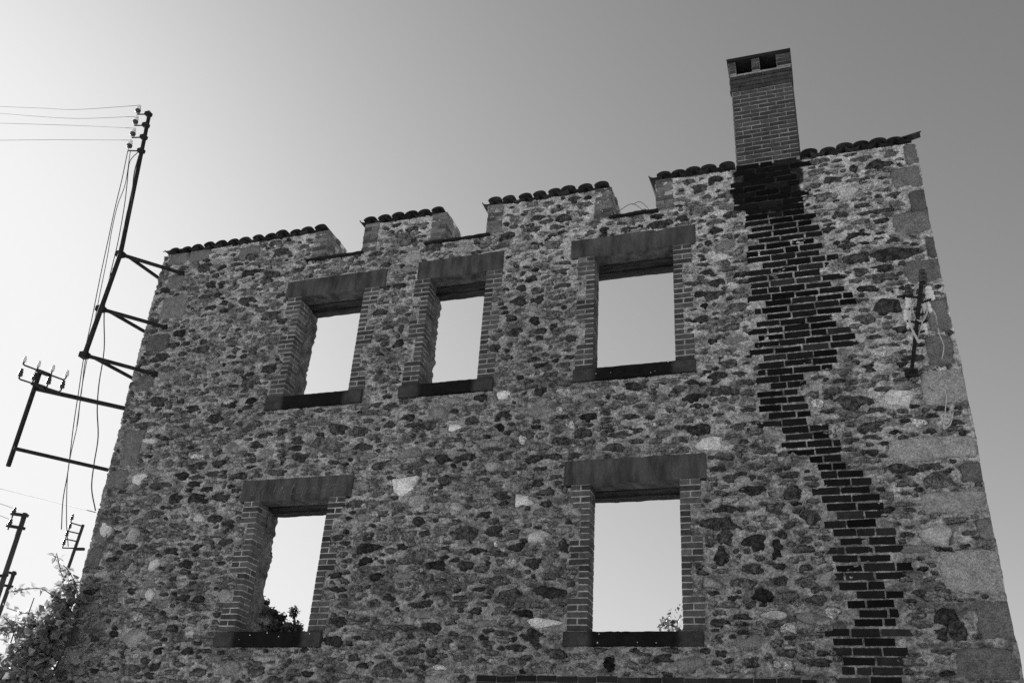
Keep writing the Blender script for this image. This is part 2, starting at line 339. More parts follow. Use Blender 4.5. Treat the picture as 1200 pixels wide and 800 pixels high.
def blocked(x, z, a, b):
    if np.any((x + a > RA[:, 0]) & (x - a < RA[:, 1]) & (z + b > RA[:, 2]) & (z - b < RA[:, 3])): return True
    if x - a < edge_l(z) + 0.01 or x + a > edge_r(z) - 0.01 or z + b > TOP - 0.015 or z - b < 0.02: return True
    if z > 2.9 and x + a > min(flue_l(z - b), flue_l(z + b), flue_l(z)) and x - a < max(flue_r(z - b), flue_r(z + b), flue_r(z)): return True
    return False
stones = [s for s in stones if s[6] == 'quoin' or not blocked(s[0], s[1], s[2] * 0.7, s[3] * 0.7)]
SA = np.zeros((6000, 4)); ns = len(stones)
for i, s in enumerate(stones): SA[i] = s[:4]
def clash(x, z, a, b, gap):
    A = SA[:ns]; dx = np.abs(A[:, 0] - x); dz = np.abs(A[:, 1] - z)
    return np.any((dx / (A[:, 2] + a + gap)) ** 2.6 + (dz / (A[:, 3] + b + gap)) ** 2.6 < 1.0)
def scatter(tries, amin, amax, gap, zmin=2.8, zmax=TOP):
    global ns
    for _ in range(tries):
        x = random.uniform(-9.7, 1.5); z = random.uniform(zmin, zmax)
        a = random.uniform(amin, amax); b = a * random.uniform(0.26, 0.58)
        if x > 0 and random.random() < 0.5: b *= 0.7
        if b < 0.022: b = 0.022
        if blocked(x, z, a, b) or clash(x, z, a, b, gap): continue
        u = random.random()
        t = random.uniform(0.045, 0.10) if u < 0.25 else random.uniform(0.11, 0.24) if u < 0.89 else random.uniform(0.25, 0.37)
        stones.append((x, z, a, b, random.uniform(2.0, 3.6), t, 'stone')); SA[ns] = (x, z, a, b); ns += 1
scatter(350, 0.12, 0.18, 0.018)
scatter(4500, 0.075, 0.13, 0.014)
scatter(9000, 0.05, 0.09, 0.010)
scatter(14000, 0.03, 0.055, 0.006)
scatter(700, 0.10, 0.22, 0.03, 0.1, 2.8)

# ------------------------------------------------------------------ the mortar face as a height field with a bed for every stone
CELL = 0.0125
zs_ = np.concatenate([np.linspace(0, 2.98, 46, endpoint=False), np.arange(2.98, TOP + CELL * 0.5, (TOP - 2.98) / round((TOP - 2.98) / CELL))])
NX = int(11.2 / CELL); us = np.linspace(0, 1, NX + 1)
el = edge_l(zs_) + 0.018 * fbm(zs_, zs_ * 0, 2.2, 4, 5); er = edge_r(zs_) + 0.014 * fbm(zs_, zs_ * 0 + 9, 2.6, 4, 6)
X = el[:, None] + (er - el)[:, None] * us[None, :]; Z = np.repeat(zs_[:, None], NX + 1, 1)
Hh = 0.014 * fbm(X, Z, 2.5, 3, 1) + 0.013 * fbm(X, Z * 1.5, 9, 3, 2) + 0.012 * fbm(X, Z * 1.4, 26, 3, 3)
pit = np.clip((fbm(X * 0.8, Z * 1.4, 15, 3, 4) - 0.26) / 0.12, 0, 1); Hh = Hh - 0.022 * pit
wob = 0.95 * np.clip(fbm(X, Z * 1.3, 10, 4, 8) + 0.12, 0, 1) + 0.24 * fbm(X, Z * 1.3, 30, 2, 9)
tint = MORTAR * (1 + 0.20 * fbm(X, Z, 0.55, 4, 21) + 0.18 * fbm(X, Z, 3.0, 4, 22) + 0.34 * fbm(X, Z * 1.5, 13, 4, 23))
tint = tint * (1 - 0.48 * np.clip((fbm(X * 0.7, Z * 1.4, 8, 4, 24) - 0.10) / 0.16, 0, 1)) * (1 - 0.35 * np.clip((fbm(X * 0.8, Z * 1.5, 17, 3, 25) - 0.15) / 0.12, 0, 1))
wall_light = np.clip((X + 3.4 + 1.6 * fbm(X, Z, 0.5, 3, 27) + 1.1 * (Z - 7.2)) / 3.5, 0, 1) + 0.45 * np.clip((Z - 8.3 + 0.5 * fbm(X, Z, 0.8, 3, 28)) / 1.0, 0, 1)  # wall's light and shade put into the mortar colour, palest at upper right
tint = tint * (0.78 + 0.42 * np.clip(wall_light, 0, 1.1))
def outline(seed, p):
    r = random.Random(seed); ph = [r.uniform(0, 6.28) for _ in range(5)]; am = [r.uniform(0.04, 0.20), r.uniform(0.05, 0.20), r.uniform(0.04, 0.15), r.uniform(0.03, 0.12), r.uniform(0.02, .09)]
    k = 0.25 if p > 6 else 1.0
    def f(th):
        c = np.abs(np.cos(th)); s = np.abs(np.sin(th)); rr = (c ** p + s ** p) ** (-1.0 / p)
        for i in range(5): rr = rr * (1 + k * am[i] * np.cos((i + 2) * th + ph[i]))
        return rr
    return f
dzf = (TOP - 2.98) / round((TOP - 2.98) / CELL)
for i, (cx, cz, a, b, p, t, kind) in enumerate(stones):
    k0 = np.searchsorted(zs_, cz - b * 1.6); k1 = np.searchsorted(zs_, cz + b * 1.6)
    zc = int(np.clip(np.searchsorted(zs_, cz), 0, len(zs_) - 1)); wd = er[zc] - el[zc]
    j0 = max(0, int((cx - a * 1.6 - el[zc]) / wd * NX)); j1 = min(NX + 1, int((cx + a * 1.6 - el[zc]) / wd * NX) + 2)
    if k1 <= k0 or j1 <= j0: continue
    sl_ = (slice(k0, k1), slice(j0, j1)); dx = (X[sl_] - cx) / a; dz = (Z[sl_] - cz) / b
    f = outline(i, p); rho = np.hypot(dx, dz) / f(np.arctan2(dz, dx)) + wob[sl_] * (0.4 if kind == 'quoin' else 0.45 if t > 0.38 else 1.0)
    bed = np.clip((1.07 - rho) / 0.16, 0, 1); bed = bed * bed * (3 - 2 * bed)
    Hh[sl_] = Hh[sl_] * (1 - bed) - 0.045 * bed
    groove = np.clip(1 - np.abs(rho - 1.05) / 0.12, 0, 1); Hh[sl_] -= groove * 0.015
# flue bed: recessed joints and soot
fl = flue_l(Z); fr = flue_r(Z); dfl = np.minimum(X - fl, fr - X) + 0.05 + 0.07 * fbm(X, Z * 1.4, 9, 4, 31)
inside = np.clip(dfl / 0.04, 0, 1) * (Z > 2.9)
Hh = Hh * (1 - 0.65 * inside) - 0.006 * inside
soot = np.clip((dfl - 0.045) / 0.025, 0, 1) * (Z > 2.9) * np.clip((Z - 8.35) / 0.5 + 0.4 * fbm(X, Z, 5, 3, 32), 0, 1)
tint = tint * (1 - 0.10 * inside) * (1 - 0.93 * soot)
# flush strips round the dressed openings
for (a, b, c, d) in rects + prects:
    m = (X > a - 0.03) & (X < b + 0.03) & (Z > c - 0.03) & (Z < d + 0.03); Hh[m] = np.clip(Hh[m] * 0.9, -0.02, 0.03) + 0.003
# fresher, paler bedding mortar under the tiles
pale = np.clip((Z - (9.30 + 0.14 * fbm(X, Z, 2.5, 3, 41))) / 0.10, 0, 1) * np.clip(0.55 + 1.2 * fbm(X, Z * 2, 2.0, 3, 42), 0, 1)
tint = tint * (1 + 0.55 * pale * (1 - inside))
Y = -Hh
Xc = (X[:-1, :-1] + X[1:, 1:]) / 2; Zc = (Z[:-1, :-1] + Z[1:, 1:]) / 2
mask = np.ones(Xc.shape, bool)
cut = []
for w in WIN:
    for (a, b, c, d) in jamb_rects(w):
        cut.append((a + 0.028, b, c + 0.01, d - 0.01) if b <= w['x0'] + 1e-6 else (a, b - 0.028, c + 0.01, d - 0.01))
    cut += [(w['x0'] - 0.1, w['x1'] + 0.1, w['zs'] - 0.05, w['zt'] + 0.05), (w['L'][0] + 0.012, w['L'][1] - 0.012, w['zt'] - 0.02, w['L'][2] - 0.012), (w['S'][0] + 0.012, w['S'][1] - 0.012, w['S'][2] + 0.012, w['zs'] + 0.02)]
cut += [(a - 0.03, b + 0.03, NSILL, 20.0) for a, b in NOTCH] + [drect, (soldier[0] + 0.01, soldier[1] - 0.01, soldier[2] - 0.02, soldier[3] - 0.012)]
for (a, b, c, d) in cut: mask &= ~((Xc > a) & (Xc < b) & (Zc > c) & (Zc < d))
nr, nc = X.shape; idx = np.arange(nr * nc).reshape(nr, nc)
quads = np.stack([idx[:-1, :-1], idx[:-1, 1:], idx[1:, 1:], idx[1:, :-1]], -1)[mask]
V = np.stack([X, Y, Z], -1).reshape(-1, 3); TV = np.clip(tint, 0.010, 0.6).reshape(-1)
pad = np.pad(mask, 1)
e = []
l = mask & ~pad[1:-1, :-2]; e.append(np.stack([idx[1:, :-1][l], idx[:-1, :-1][l]], -1))
r = mask & ~pad[1:-1, 2:]; e.append(np.stack([idx[:-1, 1:][r], idx[1:, 1:][r]], -1))
d = mask & ~pad[:-2, 1:-1]; e.append(np.stack([idx[:-1, :-1][d], idx[:-1, 1:][d]], -1))
u = mask & ~pad[2:, 1:-1]; e.append(np.stack([idx[1:, 1:][u], idx[1:, :-1][u]], -1))
e = np.concatenate(e); be = np.unique(e); remap = {int(q): len(V) + i for i, q in enumerate(be)}
BV = V[be].copy(); BV[:, 1] = 0.16
V = np.concatenate([V, BV]); TV = np.concatenate([TV, TV[be]])
eb = np.array([[a, remap[int(a)], remap[int(b)], b] for a, b in e.tolist()])
F = np.concatenate([quads, eb])
used = np.zeros(len(V), bool); used[F.ravel()] = True; nm = np.cumsum(used) - 1
me = bpy.data.meshes.new('wall'); Vn = V[used]; Fn = nm[F]
me.vertices.add(len(Vn)); me.vertices.foreach_set('co', Vn.astype(np.float32).ravel())
me.loops.add(Fn.size); me.loops.foreach_set('vertex_index', Fn.astype(np.int32).ravel())
me.polygons.add(len(Fn)); me.polygons.foreach_set('loop_start', np.arange(0, Fn.size, 4, dtype=np.int32))
me.update(calc_edges=True); me.polygons.foreach_set('use_smooth', np.ones(len(Fn), bool))
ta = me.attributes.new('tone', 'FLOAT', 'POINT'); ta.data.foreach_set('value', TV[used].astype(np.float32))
me.materials.append(M['mortar']); me.validate()
wall = bpy.data.objects.new('wall', me); link(wall, house)

# stones: the 300 that show largest are objects of their own, the rest one part
def stone_geo(i, s):
    cx, cz, a, b, p, t, kind = s; f = outline(i, p); r = random.Random(i * 7 + 1)
    n = 12 if kind == 'quoin' else 10
    th = np.linspace(0, 2 * math.pi, n, endpoint=False) + r.uniform(0, 0.5) * (0 if kind == 'quoin' else 1)
    if kind == 'quoin': th = np.array([0, .32, .785, 1.25, 1.57, 1.9, 2.356, 2.85, 3.1416, 3.5, 3.927, 4.36, 4.71, 5.1, 5.4978, 5.95]); n = 16
    rr = f(th); h0 = r.uniform(-0.013, 0.018) if kind != 'quoin' else r.uniform(0.002, 0.012); bulge = r.uniform(0.0, 0.022) if kind != 'quoin' else 0.004
    v = []
    for sc, h, jt in ((1.12, -0.05, 0), (0.97, h0 - 0.012, 0.004), (0.80, h0, 0.006), (0.40, h0 + bulge, 0.007)):
        for q in range(n): v.append((cx + a * sc * rr[q] * math.cos(th[q]), -(h + r.uniform(-jt, jt)), cz + b * sc * rr[q] * math.sin(th[q])))
    v.append((cx, -(h0 + bulge), cz))
    v = [(min(max(q[0], float(edge_l(q[2])) + 0.004), float(edge_r(q[2])) - 0.004), q[1], q[2]) for q in v]
    fc = [(k * n + q, k * n + (q + 1) % n, (k + 1) * n + (q + 1) % n, (k + 1) * n + q) for k in range(3) for q in range(n)]
    fc += [(3 * n + q, 3 * n + (q + 1) % n, 4 * n) for q in range(n)]
    return v, fc
order = sorted(range(len(stones)), key=lambda i: -(stones[i][2] * stones[i][3] * (4 if stones[i][6] == 'quoin' else 1) * (0.05 if stones[i][1] < 3.05 else 1)))
big = set(order[:300]); small = MB()
for i, s in enumerate(stones):
    v, fc = stone_geo(i, s)
    if i in big:
        o = mesh_obj('corner_block' if s[6] == 'quoin' else 'stone', v, fc, M['granite'] if (s[6] == 'quoin' or s[5] > 0.22) else M['stone'], wall, True, None, (s[0], 0, s[1]), s[5])
    else: small.add(v, fc, s[5])
tag(small.build('rubble_stones', M['stone_small'], wall, True, tones=True), kind='stuff')
print('stones', len(stones))

# ------------------------------------------------------------------ rubble core behind the face
xb = sorted({-9.56, 1.42, DOOR[0] - 0.02, DOOR[1] + 0.02} | {round(v_, 3) for w in WIN for v_ in (w['x0'] - 0.165, w['x1'] + 0.075)} | {v_ for n_ in NOTCH for v_ in (n_[0] - 0.02, n_[1] + 0.02)})
zb = sorted({0.0, DOOR[2], TOP - 0.03, NSILL - 0.02} | {round(v_, 3) for w in WIN for v_ in (w['zs'] - 0.02, w['zt'] + 0.03)})
def solid(x, z):
    for w in WIN:
        if w['x0'] - 0.165 < x < w['x1'] + 0.075 and w['zs'] - 0.02 < z < w['zt'] + 0.03: return False
    for a, b in NOTCH:
        if a - 0.02 < x < b + 0.02 and z > NSILL - 0.02: return False
    return not (DOOR[0] - 0.02 < x < DOOR[1] + 0.02 and z < DOOR[2])
S = [[solid((xb[i] + xb[i + 1]) / 2, (zb[k] + zb[k + 1]) / 2) for i in range(len(xb) - 1)] for k in range(len(zb) - 1)]
cm = MB(); y0, y1 = 0.10, T
for k in range(len(zb) - 1):
    for i in range(len(xb) - 1):
        if not S[k][i]: continue
        xa, xz, za, zz = xb[i], xb[i + 1], zb[k], zb[k + 1]
        cm.add([(xa, y0, za), (xz, y0, za), (xz, y0, zz), (xa, y0, zz)], [(0, 1, 2, 3)]); cm.add([(xa, y1, za), (xz, y1, za), (xz, y1, zz), (xa, y1, zz)], [(3, 2, 1, 0)])
        if i == 0 or not S[k][i - 1]: cm.add([(xa, y0, za), (xa, y1, za), (xa, y1, zz), (xa, y0, zz)], [(3, 2, 1, 0)])
        if i == len(xb) - 2 or not S[k][i + 1]: cm.add([(xz, y0, za), (xz, y1, za), (xz, y1, zz), (xz, y0, zz)], [(0, 1, 2, 3)])
        if k == 0 or not S[k - 1][i]: cm.add([(xa, y0, za), (xz, y0, za), (xz, y1, za), (xa, y1, za)], [(3, 2, 1, 0)])
        if k == len(zb) - 2 or not S[k + 1][i]: cm.add([(xa, y0, zz), (xz, y0, zz), (xz, y1, zz), (xa, y1, zz)], [(0, 1, 2, 3)])
cm.build('wall_core', M['core'], house)

# ------------------------------------------------------------------ dressed window openings
def rough_sheet(mb, p0, du, dv, nu, nv, nrm, amp, seed, freq=9):
    p0, du, dv, nrm = map(lambda q: np.array(q, float), (p0, du, dv, nrm))
    uu, vv = np.meshgrid(np.linspace(0, 1, nu + 1), np.linspace(0, 1, nv + 1)); lu = np.linalg.norm(du); lv = np.linalg.norm(dv)
    h = amp * (0.2 + fbm(uu * lu, vv * lv, freq, 3, seed) + 0.4 * fbm(uu * lu, vv * lv, freq * 3.1, 2, seed + 3))
    P = p0 + uu[..., None] * du + vv[..., None] * dv + h[..., None] * nrm; k = nu + 1
    mb.add(P.reshape(-1, 3).tolist(), [(j * k + i, j * k + i + 1, (j + 1) * k + i + 1, (j + 1) * k + i) for j in range(nv) for i in range(nu)])
RO = [0.06, 0.08, 0.15, 0.07, 0.15]
names = ['upper window nearest the left end of the wall', 'narrow upper window in the middle', 'upper window nearest the chimney', 'lower left window with chalk writing on its lintel', 'lower right window']
YB = -0.013
for wi, w in enumerate(WIN):
    ch = (w['zt'] - w['zs']) / NC; sur = house
    def tn(): return random.uniform(0.055, 0.125) * (1.0 if random.random() < 0.85 else random.choice((0.6, 1.5)))
    for side in (0, 1):
        xs, sg = (w['x0'], -1) if side == 0 else (w['x1'], 1)
        pr_ = [(0.006, w['zs'])]
        for a, b, wide in BLK:
            k = (WIDE if wide else NARROW) - 0.004; pr_ += [(k, w['zs'] + a * ch), (k, w['zs'] + b * ch)]
        pr_ += [(0.006, w['zt'])]; n = len(pr_); mb = MB()
        v = [(xs + sg * p_[0], -0.007, p_[1]) for p_ in pr_] + [(xs + sg * p_[0], REV, p_[1]) for p_ in pr_]
        # front made of quads between successive heights, then the side walls
        f = [(i, (i + 1) % n, n + (i + 1) % n, n + i) for i in range(n)] + [tuple(range(n)), tuple(range(2 * n - 1, n - 1, -1))]
        if side == 0: f = [q[::-1] for q in f]
        mb.add(v, f); jamb = mb.build('brick_jamb', M['joint'], house)
        for a, b, wide in BLK:
            for c in range(a, b):
                z = w['zs'] + (c + 0.5) * ch; h = ch - 0.0135
                if not wide:
                    if c % 2 == 0 or side == 1: brick(jamb, xs + sg * 0.056, YB, z, 0.112, 0.228, h, tn())
                    else:
                        brick(jamb, xs + sg * 0.056, YB, z, 0.112, 0.108, h, tn()); brick(jamb, xs + sg * 0.056, YB + 0.122, z, 0.112, 0.106, h, tn())
                elif (c - a) % 2 == 0:
                    brick(jamb, xs + sg * 0.1165, YB, z, 0.233, 0.108, h, tn())
                    if side == 0: brick(jamb, xs + sg * 0.1165, YB + 0.122, z, 0.233, 0.106, h, tn())
                else:
                    brick(jamb, xs + sg * 0.055, YB, z, 0.110, 0.228, h, tn()); brick(jamb, xs + sg * 0.179, YB, z, 0.108, 0.12, h, tn())
    # lintel: one slightly uneven dressed stone
    x0, x1, z1 = w['L']; z0 = w['zt']; lm = MB(); n = 70; ring = []
    xs = np.linspace(x0, x1, n + 1); e1 = fbm(xs, xs * 0, 9, 4, 200 + wi); e2 = fbm(xs, xs * 0, 9, 4, 220 + wi); e3 = fbm(xs, xs * 0, 2.5, 3, 240 + wi)
    for i in range(n + 1):
        x = xs[i]; c1 = 0.008 + 0.022 * max(0, e1[i] - 0.25) / 0.5; c2 = 0.010 + 0.03 * max(0, e2[i] - 0.25) / 0.5; d_ = 0.003 * e3[i]
        ring.append([(x, -0.018 + d_, z0 + c1), (x, -0.018 + c1 * 0.8, z0 + 0.002 * e2[i]), (x, 0.24, z0 + 0.002 * e3[i]), (x, 0.24, z1), (x, -0.018 + c2 * 0.8, z1 + 0.003 * e1[i]), (x, -0.018 + d_, z1 - c2)])
    v = [q for rg in ring for q in rg]
    f = [(i * 6 + k, i * 6 + (k + 1) % 6, (i + 1) * 6 + (k + 1) % 6, (i + 1) * 6 + k) for i in range(n) for k in range(6)] + [(5, 4, 3, 2, 1, 0), tuple(n * 6 + k for k in range(6))]
    lm.add(v, [q[::-1] for q in f]); lo = lm.build('lintel', M['lintel'], sur)
    # sill: darker where the rain runs under the opening
    x0, x1, z0 = w['S']; z1 = w['zs']; sm = MB(); n = 40; v = []; tt = []
    for i in range(n + 1):
        x = x0 + (x1 - x0) * i / n
        k = min(max((x - (w['x0'] - 0.0)) / 0.06, 0), 1) * min(max(((w['x1'] + 0.0) - x) / 0.06, 0), 1)
        t = 0.06 * (1 - k) + 0.012 * k
        for q in ((x, -0.055, z0 + random.uniform(-.004, .004)), (x, 0.28, z0), (x, 0.28, z1 - 0.004), (x, -0.040, z1 - 0.004 + random.uniform(-.003, .003)), (x, -0.057, z1 - 0.016)): v.append(q); tt.append(t)
    f = [(i * 5 + k, (i + 1) * 5 + k, (i + 1) * 5 + (k + 1) % 5, i * 5 + (k + 1) % 5) for i in range(n) for k in range(5)] + [(0, 1, 2, 3, 4), tuple(n * 5 + k for k in range(4, -1, -1))]
    sm.add(v, f, tt); sm.build('sill', M['sill'], sur, tones=True)
    # rough inner reveals and two old timber lintels behind the stone one
    hz = w['zt'] - w['zs']; rm = MB()
    rough_sheet(rm, (w['x0'] - RO[wi], 0.20, w['zs'] - 0.05), (0, 0.37, 0), (0, 0, hz + 0.05), 18, int(hz / 0.025), (1, 0, 0), 0.035, 50 + wi)
    rm.build('rubble_reveal', M['core'], sur, True); rm = MB()
    rough_sheet(rm, (w['x1'] + 0.07, 0.57, w['zs'] - 0.05), (0, -0.37, 0), (0, 0, hz + 0.05), 18, int(hz / 0.025), (-1, 0, 0), 0.03, 60 + wi)
    rm.build('rubble_reveal', M['core'], sur, True)
    for yb, dz in ((0.245, 0.012), (0.405, 0.030)):
        n = 50; xs = np.linspace(w['x0'] - 0.2, w['x1'] + 0.2, n + 1); zl = w['zt'] - dz - 0.012 * (0.2 + fbm(xs, xs * 0 + yb, 7, 4, 70 + wi)); zm = zl - 0.008 * fbm(xs, xs * 0 + yb, 9, 3, 77 + wi); bm = MB(); v = []
        for i in range(n + 1): v += [(xs[i], yb, zl[i]), (xs[i], yb + 0.075, zm[i]), (xs[i], yb + 0.152, zl[i] - 0.004), (xs[i], yb + 0.152, w['zt'] + 0.13), (xs[i], yb, w['zt'] + 0.13)]
        bm.add(v, [(i * 5 + k, i * 5 + (k + 1) % 5, (i + 1) * 5 + (k + 1) % 5, (i + 1) * 5 + k) for i in range(n) for k in range(5)] + [(4, 3, 2, 1, 0), tuple(n * 5 + k for k in range(5))])
        bm.build('timber_lintel', M['timber'], sur)
    w['lintel'] = lo
    # lichen spots on the sill face
    if wi in (2, 3, 4):
        for _ in range(5):
            px = random.uniform(w['x0'], w['x1'] + 0.1); pz = random.uniform(z0 + 0.02, z1 - 0.02); q = MB(); rr = random.uniform(0.004, 0.009); k = 7
            ring = [(px + rr * random.uniform(.6, 1.2) * math.cos(6.283 * i / k), -0.0585, pz + rr * random.uniform(.6, 1.2) * math.sin(6.283 * i / k)) for i in range(k)]
            q.add(ring + [(p_[0], -0.052, p_[2]) for p_ in ring], [tuple(range(k))] + [(i, i + k, (i + 1) % k + k, (i + 1) % k) for i in range(k)]); q.build('lichen_spot', M['white_speck'], sur)

# faint chalk scrawl on the lower left lintel (illegible strokes and a star)
w = WIN[3]; sc = MB(); zb0 = w['zt'] + 0.05
def chalk(pts, r=0.003): sc.tube([(x + random.uniform(-.006, .006), -0.0185 + random.uniform(-0.002, 0.0015), z + random.uniform(-.006, .006)) for x, z in pts], r * 0.8, 4)
def LX(px): return at(px, 575).x
def spline(fn, n=16): return [fn(i / n) for i in range(n + 1)]
chalk(spline(lambda t: (LX(296) + 0.13 * t + 0.06 * math.cos(9 * t), zb0 + 0.09 + 0.06 * math.sin(11 * t)), 24))
chalk(spline(lambda t: (LX(304) + 0.07 * math.cos(6.5 * t), zb0 + 0.07 + 0.06 * math.sin(6.5 * t)), 14))
chalk([(LX(309), zb0 - 0.01), (LX(308) + 0.03, zb0 + 0.10)]); chalk([(LX(316), zb0 + 0.06), (LX(318), zb0 + 0.14)]); chalk([(LX(322.5), zb0 + 0.05), (LX(324), zb0 + 0.14)], .006)
sx, sz = LX(331), zb0 + 0.06
st = [(sx + (0.062 if k % 2 == 0 else 0.028) * math.sin(k * math.pi / 5), sz + (0.062 if k % 2 == 0 else 0.028) * math.cos(k * math.pi / 5)) for k in range(11)]
chalk(st, .006); chalk([(sx - 0.05, sz), (sx + 0.05, sz)]); chalk([(sx, sz - 0.05), (sx, sz + 0.05)])
chalk([(LX(345), zb0 + 0.17), (LX(343), zb0 + 0.08), (LX(342), zb0 + 0.01), (LX(346), zb0 + 0.02)], .006); chalk([(LX(342), zb0 + 0.10), (LX(347), zb0 + 0.12)])
for k, pxx in enumerate((351, 356, 362, 367, 372)): chalk(spline(lambda t: (LX(pxx) + 0.035 * math.cos(5.5 * t + k), zb0 + 0.06 + 0.035 * math.sin(5.5 * t + k)), 10))
chalk([(LX(358), zb0 + 0.18), (LX(355), zb0 - 0.02)]); chalk([(LX(383), zb0 + 0.10), (LX(385), zb0 + 0.16)], .006)
for k, pxx in enumerate((382, 390, 397)): chalk(spline(lambda t: (LX(pxx) + 0.05 * math.cos(7 * t + k), zb0 + 0.08 + 0.045 * math.sin(8 * t + k)), 12))
so_ = sc.build('chalk_writing', M['chalk'], WIN[3]['lintel']); tag(so_, kind='stuff')
so_.location = so_.location  # parts keep world coordinates

# ------------------------------------------------------------------ crest gaps: slate ledges and brick edges
for ni, (a, b) in enumerate(NOTCH):
    lm = MB(); n = 10
    for i in range(n):
        xa = a - 0.10 + (b - a + 0.20) * i / n; xz = a - 0.10 + (b - a + 0.20) * (i + 1) / n
        if ni == 2: xa = max(xa, a - 0.02); xz = min(xz, b + 0.02)
    xa, xz = (a - 0.30, b + 0.03) if ni == 0 else (a - 0.30, b + 0.06) if ni == 1 else (a - 0.02, b + 0.03)
    zz0 = NSILL - 0.025; v = []
    for i in range(13):
        x = xa + (xz - xa) * i / 12
        for y, z in ((-0.05 + random.uniform(-.012, .012), zz0 + random.uniform(-.004, .004)), (T - 0.02, zz0), (T - 0.02, zz0 + 0.03), (-0.045 + random.uniform(-.01, .01), zz0 + 0.03 + random.uniform(-.004, .004))): v.append((x, y, z))
    f = [(i * 4 + k, (i + 1) * 4 + k, (i + 1) * 4 + (k + 1) % 4, i * 4 + (k + 1) % 4) for i in range(12) for k in range(4)] + [(0, 1, 2, 3), (51, 50, 49, 48)]
    lm.add(v, f); lm.build('slate_ledge', M['slate'], house)
    for side, xe in ((0, a), (1, b)):
        sg = -1 if side == 0 else 1; mb = MB(); xa, xz = sorted((xe + sg * 0.004, xe + sg * 0.228))
        mb.box(xa, xz, -0.004, T - 0.05, NSILL, TOP + 0.01); pier = mb.build('gap_edge', M['joint_dark'], house)
        n = 7; ch = (TOP + 0.02 - NSILL - 0.01) / n
        for c in range(n):
            z = NSILL + 0.01 + (c + 0.5) * ch; h = ch - 0.012
            tn = lambda: random.uniform(0.07, 0.22) * (2.0 if random.random() < 0.35 else 1)
            jx = random.uniform(-0.012, 0.008) * sg
            if c % 2 == 0:
                brick(pier, xe + sg * 0.1165 + jx, -0.016, z, 0.228, 0.112, h, tn())
                for yy in (0.105, 0.225, 0.345, 0.455): brick(pier, xe + sg * 0.10 + jx + random.uniform(-.012, .008), yy, z, 0.215, 0.105, h, tn() * 1.4)  # rear bricks toned up: light on the gap sides put into their colour
            else:
                brick(pier, xe + sg * 0.055 + jx, -0.016, z, 0.110, 0.228, h, tn())
                if random.random() < .7: brick(pier, xe + sg * 0.175, -0.012, z, 0.105, 0.12, h, tn())
                for yy in (0.222, 0.40): brick(pier, xe + sg * 0.055 + jx + random.uniform(-.012, .008), yy, z, 0.110, 0.165, h, tn() * 1.4)

# ------------------------------------------------------------------ canal tiles along the crest
def tile_mesh(name, r0, r1, up, L=0.70):
    n = 8; th = 0.014; v = []; f = []
    for y, r in ((0, r0), (L, r1)):
        for k in range(n + 1):
            an = math.pi * (0.04 + 0.92 * k / n)
            for q in (r, r - th): v.append((math.cos(an) * q, y, math.sin(an) * q * 0.62 * up))
    m = 2 * (n + 1)
    for k in range(n):
        o0, i0, o1, i1 = 2 * k, 2 * k + 1, 2 * k + 2, 2 * k + 3
        f += [(o0, o1, m + o1, m + o0), (i0, m + i0, m + i1, i1), (o0, i0, i1, o1), (m + o0, m + o1, m + i1, m + i0)]
    f += [(0, m, m + 1, 1), (2 * n, 2 * n + 1, m + 2 * n + 1, m + 2 * n)]
    me = bpy.data.meshes.new(name); me.from_pydata(v, [], f); me.materials.append(M['tile'])
    me.polygons.foreach_set('use_smooth', np.array([(i % 4) < 2 for i in range(len(f))], bool)); me.update(); return me
cover = [tile_mesh('tile', 0.104, 0.088, 1), tile_mesh('tile', 0.099, 0.086, 1), tile_mesh('tile', 0.108, 0.09, 1)]
channel = [tile_mesh('tile', 0.092, 0.10, -1), tile_mesh('tile', 0.088, 0.098, -1)]
def tile(parent, me, loc, rot):
    o = bpy.data.objects.new('tile', me); o.location = loc; o.rotation_euler = rot; t = random.uniform(0.018, 0.045); o.color = (t, t, t, 1); return link(o, parent)
SECT = [(-9.60, -6.75), (-6.125, -4.83), (-4.185, -2.415), (-1.788, -0.74), (0.11, 1.33)]
